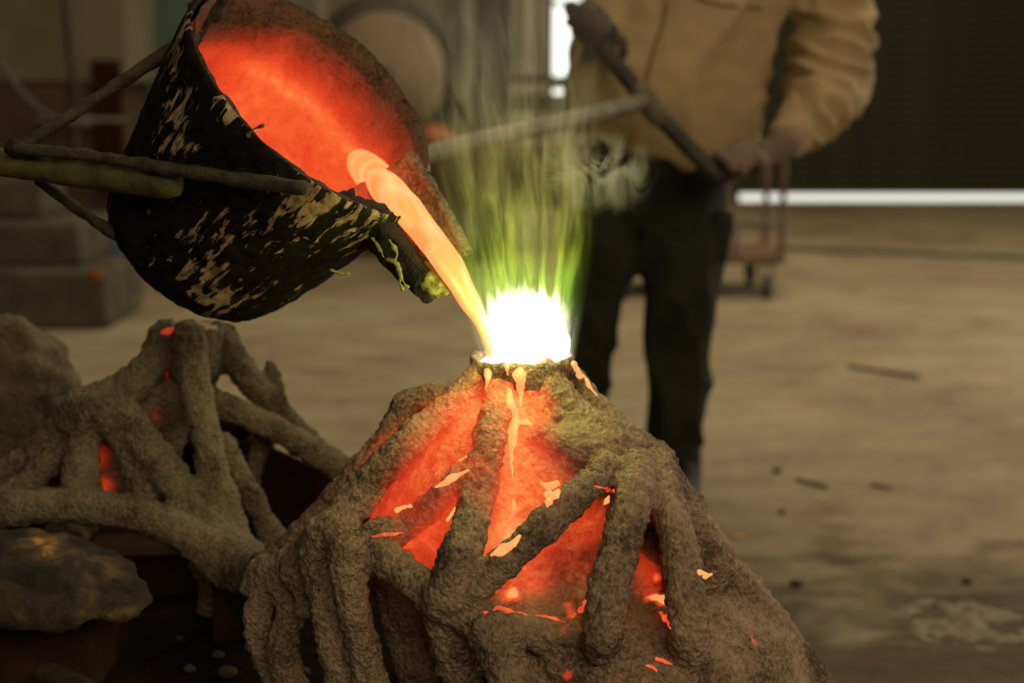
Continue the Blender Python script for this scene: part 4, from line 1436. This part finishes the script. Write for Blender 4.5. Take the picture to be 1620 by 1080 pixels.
root = math_n(nt, 'MULTIPLY', math_n(nt, 'DIVIDE', math_n(nt, 'SUBTRACT', math_n(nt, 'SUBTRACT', math_n(nt, 'MULTIPLY_ADD', s1, 0.085, 0.052), math_n(nt, 'MULTIPLY', math_n(nt, 'MULTIPLY', rr, rr), 0.032)), Z), 0.03, clamp=True), math_n(nt, 'MULTIPLY', math_n(nt, 'SUBTRACT', 1.12, rr), 2.6, clamp=True))
nt.links.new(math_n(nt, 'MULTIPLY', root, 75.0), em2.inputs[1])
ads = nn(nt, 'ShaderNodeAddShader')
nt.links.new(em.outputs[0], ads.inputs[0]); nt.links.new(em2.outputs[0], ads.inputs[1])
nt.links.new(ads.outputs[0], out.inputs['Volume'])
v_, f_ = loft([ellring((fc.x - 0.03 * z_ * 3, fc.y, cz + z_), rx, ry, 32) for z_, rx, ry in ((0.0, 0.115, 0.085), (0.1, 0.13, 0.095), (0.25, 0.16, 0.10), (0.40, 0.20, 0.12), (0.47, 0.21, 0.12))])
mesh_obj('green_flames', v_, f_, m, fl)

# smoke curl drifting right, lit by the fire
m = bpy.data.materials.new('smoke')
m.use_nodes = True
nt = m.node_tree
nt.nodes.remove(nt.nodes['Principled BSDF'])
out = nt.nodes['Material Output']
tc = nn(nt, 'ShaderNodeTexCoord')
oc = tc.outputs['Object']
ln = nn(nt, 'ShaderNodeVectorMath', operation='LENGTH')
mp = mapping(nt, oc, (1 / 0.078, 1 / 0.06, 1 / 0.06))
nt.links.new(mp, ln.inputs[0])
fall = math_n(nt, 'SUBTRACT', 1.0, ln.outputs['Value'], clamp=True)
s1 = noise_node(nt, 17, 6, mapping(nt, oc, (1, 0.4, 0.7), rot=(0, 0.6, 0)), 2.6, 0.65)
st1 = ramp(nt, s1, [(0.44, (0, 0, 0)), (0.62, (1, 1, 1))])
vs = nn(nt, 'ShaderNodeVolumeScatter')
vs.inputs['Color'].default_value = (0.80, 0.88, 0.62, 1)
nt.links.new(math_n(nt, 'MULTIPLY', math_n(nt, 'MULTIPLY', st1, math_n(nt, 'POWER', fall, 1.2)), 30.0), vs.inputs['Density'])
nt.links.new(vs.outputs[0], out.inputs['Volume'])
sc_ = P(948, 272, 1.80)
v_, f_ = loft([ellring((0, 0, 0.06 * math.sin(a)), 0.078 * math.cos(a), 0.06 * math.cos(a), 24) for a in (-1.45, -1.1, -0.6, 0, 0.6, 1.1, 1.45)])
o = mesh_obj('smoke', v_, f_, m)
o.location = sc_
tag(o, 'grey-green smoke curl drifting right, in front of the worker\'s hip', 'smoke', kind='stuff')

# lamp light of the fire itself
for (loc, e_, col, r_) in ((P(822, 505, 1.72), 1.2, (1.0, 1.0, 0.26), 0.035),):
    l = bpy.data.lights.new('fire_light', 'POINT'); l.energy = e_; l.color = col; l.shadow_soft_size = r_
    lo = bpy.data.objects.new('fire_light', l); C.objects.link(lo); lo.location = loc + Vector((0, -0.09, 0.03))

# ================================================================== WORKER
YP = 4.0
def K(px, py, Y=YP): return P(px, py, Y)
wk = thing('person', 'worker in tan jacket and dark trousers holding the shank\'s cross handle with gloved hands', 'person', (K(1040, 0).x, YP, 0))


def ell(px, py, Y, rx, ry, n=36, slope=0.0, power=2.3):
    c_ = K(px, py, Y)
    return ellring((c_.x, c_.y, c_.z), rx, ry, n, slope, 0, power)


# --- jacket
mb = MB()
tr_ = [ell(1036, 250, 4.02, 0.225, 0.135, slope=-0.30), ell(1044, 215, 4.01, 0.262, 0.150, slope=-0.25), ell(1054, 160, 4.0, 0.272, 0.160, slope=-0.15), ell(1062, 110, 4.0, 0.268, 0.160, slope=-0.08),
       ell(1084, 55, 4.0, 0.245, 0.155), ell(1108, 5, 4.0, 0.235, 0.15), ell(1130, -40, 4.0, 0.235, 0.14), ell(1148, -75, 4.0, 0.20, 0.12), ell(1150, -95, 4.0, 0.11, 0.085), ell(1150, -108, 4.0, 0.08, 0.07)]
v1, f1 = loft(tr_); mb.add(v1, f1)
elbR = K(1306, 138, 3.94); wrR = K(1250, 216, 3.79)
v1, f1 = tube([K(1235, -55), K(1300, 0), K(1318, 62, 4.0), elbR, K(1286, 176, 3.87), wrR], [0.09, 0.105, 0.110, 0.104, 0.082, 0.052], 28, 0.02); mb.add(v1, f1)
elbL = K(948, 142, 3.9); wrL = K(955, 78, 3.78)
v1, f1 = tube([K(1030, -55), K(985, 0), K(955, 80, 3.96), elbL, K(942, 120, 3.84), wrL], [0.09, 0.088, 0.085, 0.088, 0.075, 0.055], 24, 0.02); mb.add(v1, f1)
v_, f_ = fuse(mb.v, mb.f, 0.009, 4)


def folds(p, n):
    # cloth folds: long soft pleats on the body, tight ones across the bent sleeve
    dE = (p - elbR).length
    a = math.exp(-(dE / 0.16) ** 2)
    sleeve = 1 if p.x > K(1235, 0).x + (p.z - 1.0) * 0.1 else 0
    w1 = 1 - abs(noise.noise(Vector(((p.x * 0.84 - p.z * 0.54) * 7.5, p.y * 4, (p.x * 0.54 + p.z * 0.84) * 2.0))))
    w2 = 1 - abs(noise.noise(Vector((p.x * 5 - p.z * 3, p.y * 6, p.z * 14 + p.x * 7 + 5))))
    body = 0.026 * (w1 ** 3 - 0.5)
    slv = 0.040 * (w2 ** 4 - 0.45)
    s = max(a, 0.85 * sleeve)
    return body * (1 - s) + slv * s + 0.004 * nz(p, 22)


v_, f_ = displace(v_, f_, folds)
N_, f_ = normals(v_, f_)
mesh_obj('jacket', v_, f_, M['jacket'], wk)
# placket seam down the front and cuffs
def surf_strip(pts, r, mat, name, bv):
    c_ = []
    for px, py in pts:
        h = bv.ray_cast(CAM, ray(px, py))
        if h[0] is not None: c_.append(h[0])
    v, f = tube(c_, r, 8, 0.02)
    return mesh_obj(name, v, f, mat, wk)
jbv = BVHTree.FromPolygons(v_, f_)
M['seam'] = simple('seam', (0.17, 0.105, 0.045), (0.22, 0.14, 0.06), 0.9, 10)
surf_strip([(1056, 2), (1048, 40), (1034, 80), (1024, 120), (1016, 150)], 0.005, M['seam'], 'placket_seam', jbv)
surf_strip([(1100, -4), (1130, 6), (1165, 10), (1205, 14)], 0.004, M['seam'], 'chest_seam', jbv)
surf_strip([(912, 205), (960, 226), (1010, 243), (1060, 256), (1090, 262)], 0.005, M['seam'], 'hem', jbv)
dcf = (wrR - K(1286, 176, 3.87)).normalized()
v1, f1 = tube([wrR - dcf * 0.03, wrR + dcf * 0.010], [0.060, 0.056], 28, 0.01)
v1, f1 = displace(v1, f1, lambda p, n: 0.006 * nz(p, 18))
mesh_obj('cuff', v1, f1, M['jacket'], wk)

# --- trousers
mb = MB()
v1, f1 = loft([ell(1030, 225, 4.03, 0.20, 0.12), ell(1032, 280, 4.03, 0.205, 0.128), ell(1035, 330, 4.03, 0.195, 0.12), ell(1035, 362, 4.03, 0.15, 0.09)]); mb.add(v1, f1)
v1, f1 = tube([K(1082, 290, 4.02), K(1080, 400, 4.0), K(1078, 480, 4.0), K(1073, 560, 4.02), K(1071, 640, 4.04), K(1068, 690, 4.05), K(1078, 728, 4.05)], [0.118, 0.125, 0.104, 0.097, 0.094, 0.082, 0.052], 26, 0.02); mb.add(v1, f1)
v1, f1 = tube([K(975, 280, 4.04), K(958, 380, 4.03), K(940, 470, 4.03), K(925, 560, 4.06), K(918, 650, 4.12), K(915, 710, 4.14), K(913, 735, 4.14)], [0.115, 0.108, 0.088, 0.08, 0.08, 0.075, 0.06], 26, 0.02); mb.add(v1, f1)
v_, f_ = fuse(mb.v, mb.f, 0.010, 5)


def tfolds(p, n):
    w1 = 1 - abs(noise.noise(Vector((p.x * 8 + p.z * 2, p.y * 5, p.z * 3.5 - p.x * 4 + 9))))
    return 0.024 * (w1 ** 3 - 0.5) + 0.003 * nz(p, 20)


v_, f_ = displace(v_, f_, tfolds)
mesh_obj('trousers', v_, f_, M['trousers'], wk)
mb = MB().box(tuple(K(1136, 372, 3.96)), (0.06, 0.12, 0.14), Matrix.Rotation(0.15, 3, 'Y'), 0.02)
v_, f_ = displace(mb.v, mb.f, lambda p, n: 0.006 * nz(p, 14))
mesh_obj('cargo_pocket', v_, f_, M['trousers'], wk)

# --- boots
for (px, Yb, tx) in ((1082, 4.05, -0.02), (913, 4.14, -0.04)):
    b0 = K(px, 740, Yb)
    x = b0.x
    mb = MB()
    v1, f1 = tube([(x, Yb, 0.30), (x, Yb + 0.005, 0.10), (x, Yb + 0.01, 0.06)], [0.050, 0.052, 0.056], 20, 0.02); mb.add(v1, f1)
    v1, f1 = tube([(x, Yb + 0.05, 0.055), (x + tx * 0.3, Yb - 0.04, 0.058), (x + tx, Yb - 0.14, 0.048), (x + tx * 1.2, Yb - 0.19, 0.040)], [0.046, 0.05, 0.05, 0.036], 20, 0.02); mb.add(v1, f1)
    v_, f_ = fuse(mb.v, mb.f, 0.008, 3)
    v_ = [Vector((p.x, p.y, max(0.008, p.z))) for p in v_]
    bt = mesh_obj('boot', v_, f_, M['boot'], wk)
    v1, f1 = loft([[Vector((x + tx * (0.5 - yy * 2.5) + sx, Yb + yy, z_)) for sx, yy in
                    [(0.055 * math.cos(2 * PI * k / 24) * (1 if math.sin(2 * PI * k / 24) < 0 else 0.85), -0.07 + 0.14 * math.sin(2 * PI * k / 24)) for k in range(24)]] for z_ in (0.0, 0.018)])
    mesh_obj('sole', v1, f1, M['rubber'], bt)

# --- body under the clothes: one continuous figure with head and neck
mb = MB()
v1, f1 = loft([ell(1035, 300, 4.03, 0.16, 0.10), ell(1050, 200, 4.01, 0.15, 0.10), ell(1090, 80, 4.0, 0.16, 0.10), ell(1130, -20, 4.0, 0.19, 0.10), ell(1148, -70, 4.0, 0.15, 0.08), ell(1150, -95, 3.99, 0.06, 0.06), ell(1148, -130, 3.97, 0.055, 0.058)]); mb.add(v1, f1)
hd = K(1146, -165, 3.93)
v1, f1 = loft([ellring((hd.x, hd.y + yo, hd.z + z_), rx, ry, 28) for z_, rx, ry, yo in
               ((-0.125, 0.022, 0.03, -0.035), (-0.11, 0.045, 0.055, -0.02), (-0.07, 0.06, 0.08, -0.005), (-0.02, 0.07, 0.092, 0), (0.03, 0.075, 0.098, 0.004), (0.07, 0.07, 0.09, 0.008), (0.1, 0.05, 0.065, 0.01), (0.115, 0.02, 0.03, 0.01))]); mb.add(v1, f1)
v1, f1 = tube([hd + Vector((0, -0.088, 0.02)), hd + Vector((0, -0.104, -0.015)), hd + Vector((0, -0.112, -0.032))], [0.008, 0.011, 0.014], 10, 0.01); mb.add(v1, f1)
for s in (-1, 1):
    v1, f1 = blob(hd + Vector((s * 0.076, 0.01, -0.005)), 0.022, 12, 1.4); mb.add(v1, f1)
v1, f1 = tube([hd + Vector((-0.022, -0.084, -0.065)), hd + Vector((0, -0.092, -0.064)), hd + Vector((0.022, -0.084, -0.065))], [0.004, 0.009, 0.004], 10, 0.006); mb.add(v1, f1)
for pts_, rs_ in (([K(1240, -45), K(1312, 70, 4.0), elbR, wrR], (0.06, 0.052, 0.045, 0.032)), ([K(1040, -45), K(960, 70, 3.96), elbL, wrL], (0.06, 0.05, 0.044, 0.032)),
                  ([K(1075, 310, 4.02), K(1078, 520, 4.02), K(1078, 700, 4.05), K(1080, 770, 4.05)], (0.085, 0.06, 0.035, 0.03)), ([K(985, 310, 4.04), K(935, 520, 4.05), K(915, 680, 4.13), K(913, 745, 4.14)], (0.085, 0.055, 0.035, 0.03))):
    v1, f1 = tube(pts_, list(rs_), 20, 0.02); mb.add(v1, f1)
v_, f_ = fuse(mb.v, mb.f, 0.008, 3)
mesh_obj('body', v_, f_, M['skin'], wk)
for s in (-1, 1):
    v1, f1 = blob(hd + Vector((s * 0.03, -0.082, 0.0)), 0.012, 12)
    mesh_obj('eye', v1, f1, M['eye'], wk)
v1, f1 = loft([ellring((hd.x, hd.y + 0.018 + yo, hd.z + z_), rx, ry, 28) for z_, rx, ry, yo in
               ((-0.04, 0.070, 0.075, 0.022), (0.02, 0.082, 0.092, 0.012), (0.06, 0.083, 0.100, 0.0), (0.095, 0.068, 0.085, -0.004), (0.122, 0.04, 0.05, 0.0), (0.128, 0.01, 0.015, 0))])
v1, f1 = displace(v1, f1, lambda p, n: 0.006 * nz(p, 45))
mesh_obj('hair', v1, f1, M['hair'], wk)


# --- gloved hands closed round the cross handle
def glove(name, center, bdir, wrist, mat, rbar, flip, label=None, back=None):
    b = bdir.normalized()
    toW = (wrist - center); toW = (toW - b * toW.dot(b)).normalized()
    e1_ = toW
    e2_ = b.cross(e1_).normalized() * flip           # fingers go over this side
    mb = MB()
    R_ = rbar + 0.012
    sp = (-0.043, -0.0145, 0.0145, 0.042)
    lens = (0.88, 1.0, 0.96, 0.78)
    for s_, ln_ in zip(sp, lens):
        pts_ = []
        for t_ in (0, 0.2, 0.42, 0.66, 0.85, 1.0):
            a = math.radians(20 + 235 * t_ * ln_)
            rr_ = R_ * (1.25 if t_ in (0.2, 0.66) else 1.05)
            pts_.append(center + b * (s_ * (1 - 0.1 * t_)) + e1_ * math.cos(a) * rr_ + e2_ * math.sin(a) * rr_)
        v1, f1 = tube(pts_, [0.0175, 0.0172, 0.016, 0.015, 0.014, 0.0125], 12, 0.006); mb.add(v1, f1)
    # palm: from wrist to the knuckles
    kn = center + e1_ * (R_ * 0.9) + e2_ * (R_ * 0.35)
    for s_ in sp:
        v1, f1 = tube([wrist + b * s_ * 0.35, (wrist + kn) / 2 + b * s_ * 0.85 + e2_ * 0.008, kn + b * s_], [0.028, 0.025, 0.019], 12, 0.01); mb.add(v1, f1)
    # thumb leaves the palm's side and closes the other way
    s0 = 0.036 if flip > 0 else -0.036
    base_ = (wrist * 0.55 + kn * 0.45) + b * s0 * 0.9
    pts_ = [base_, center + b * s0 * 1.5 + e1_ * R_ * 1.2 - e2_ * R_ * 0.5, center + b * s0 * 1.35 - e2_ * R_ * 1.25, center + b * s0 * 1.1 - e2_ * R_ * 0.9 - e1_ * R_ * 0.8]
    v1, f1 = tube(pts_, [0.021, 0.018, 0.016, 0.013], 12, 0.006); mb.add(v1, f1)
    # gauntlet
    gd = (wrist - kn).normalized()
    v1, f1 = tube([wrist - gd * 0.01, wrist + gd * 0.05], [0.034, 0.046], 20, 0.01); mb.add(v1, f1)
    v_, f_ = fuse(mb.v, mb.f, 0.0038, 3)
    v_, f_ = displace(v_, f_, lambda p, n: 0.0035 * nz(p, 28) + 0.0015 * nz(p, 70))
    return mesh_obj(name, v_, f_, mat, wk, label=label)


bd = (TB1 - TB0)
glove('glove', P(1166, 262, 3.66), P(1186, 250, 3.68) - P(1134, 281, 3.63), K(1218, 240, 3.72), M['glove'], 0.027, 1, 'brown work glove closed round the rubber grip')
glove('glove', P(932, 42, 3.70), bd, wrL + Vector((0.0, -0.01, 0.03)), M['glove_dark'], 0.022, 1, 'dark grey work glove near the upper end of the handle')
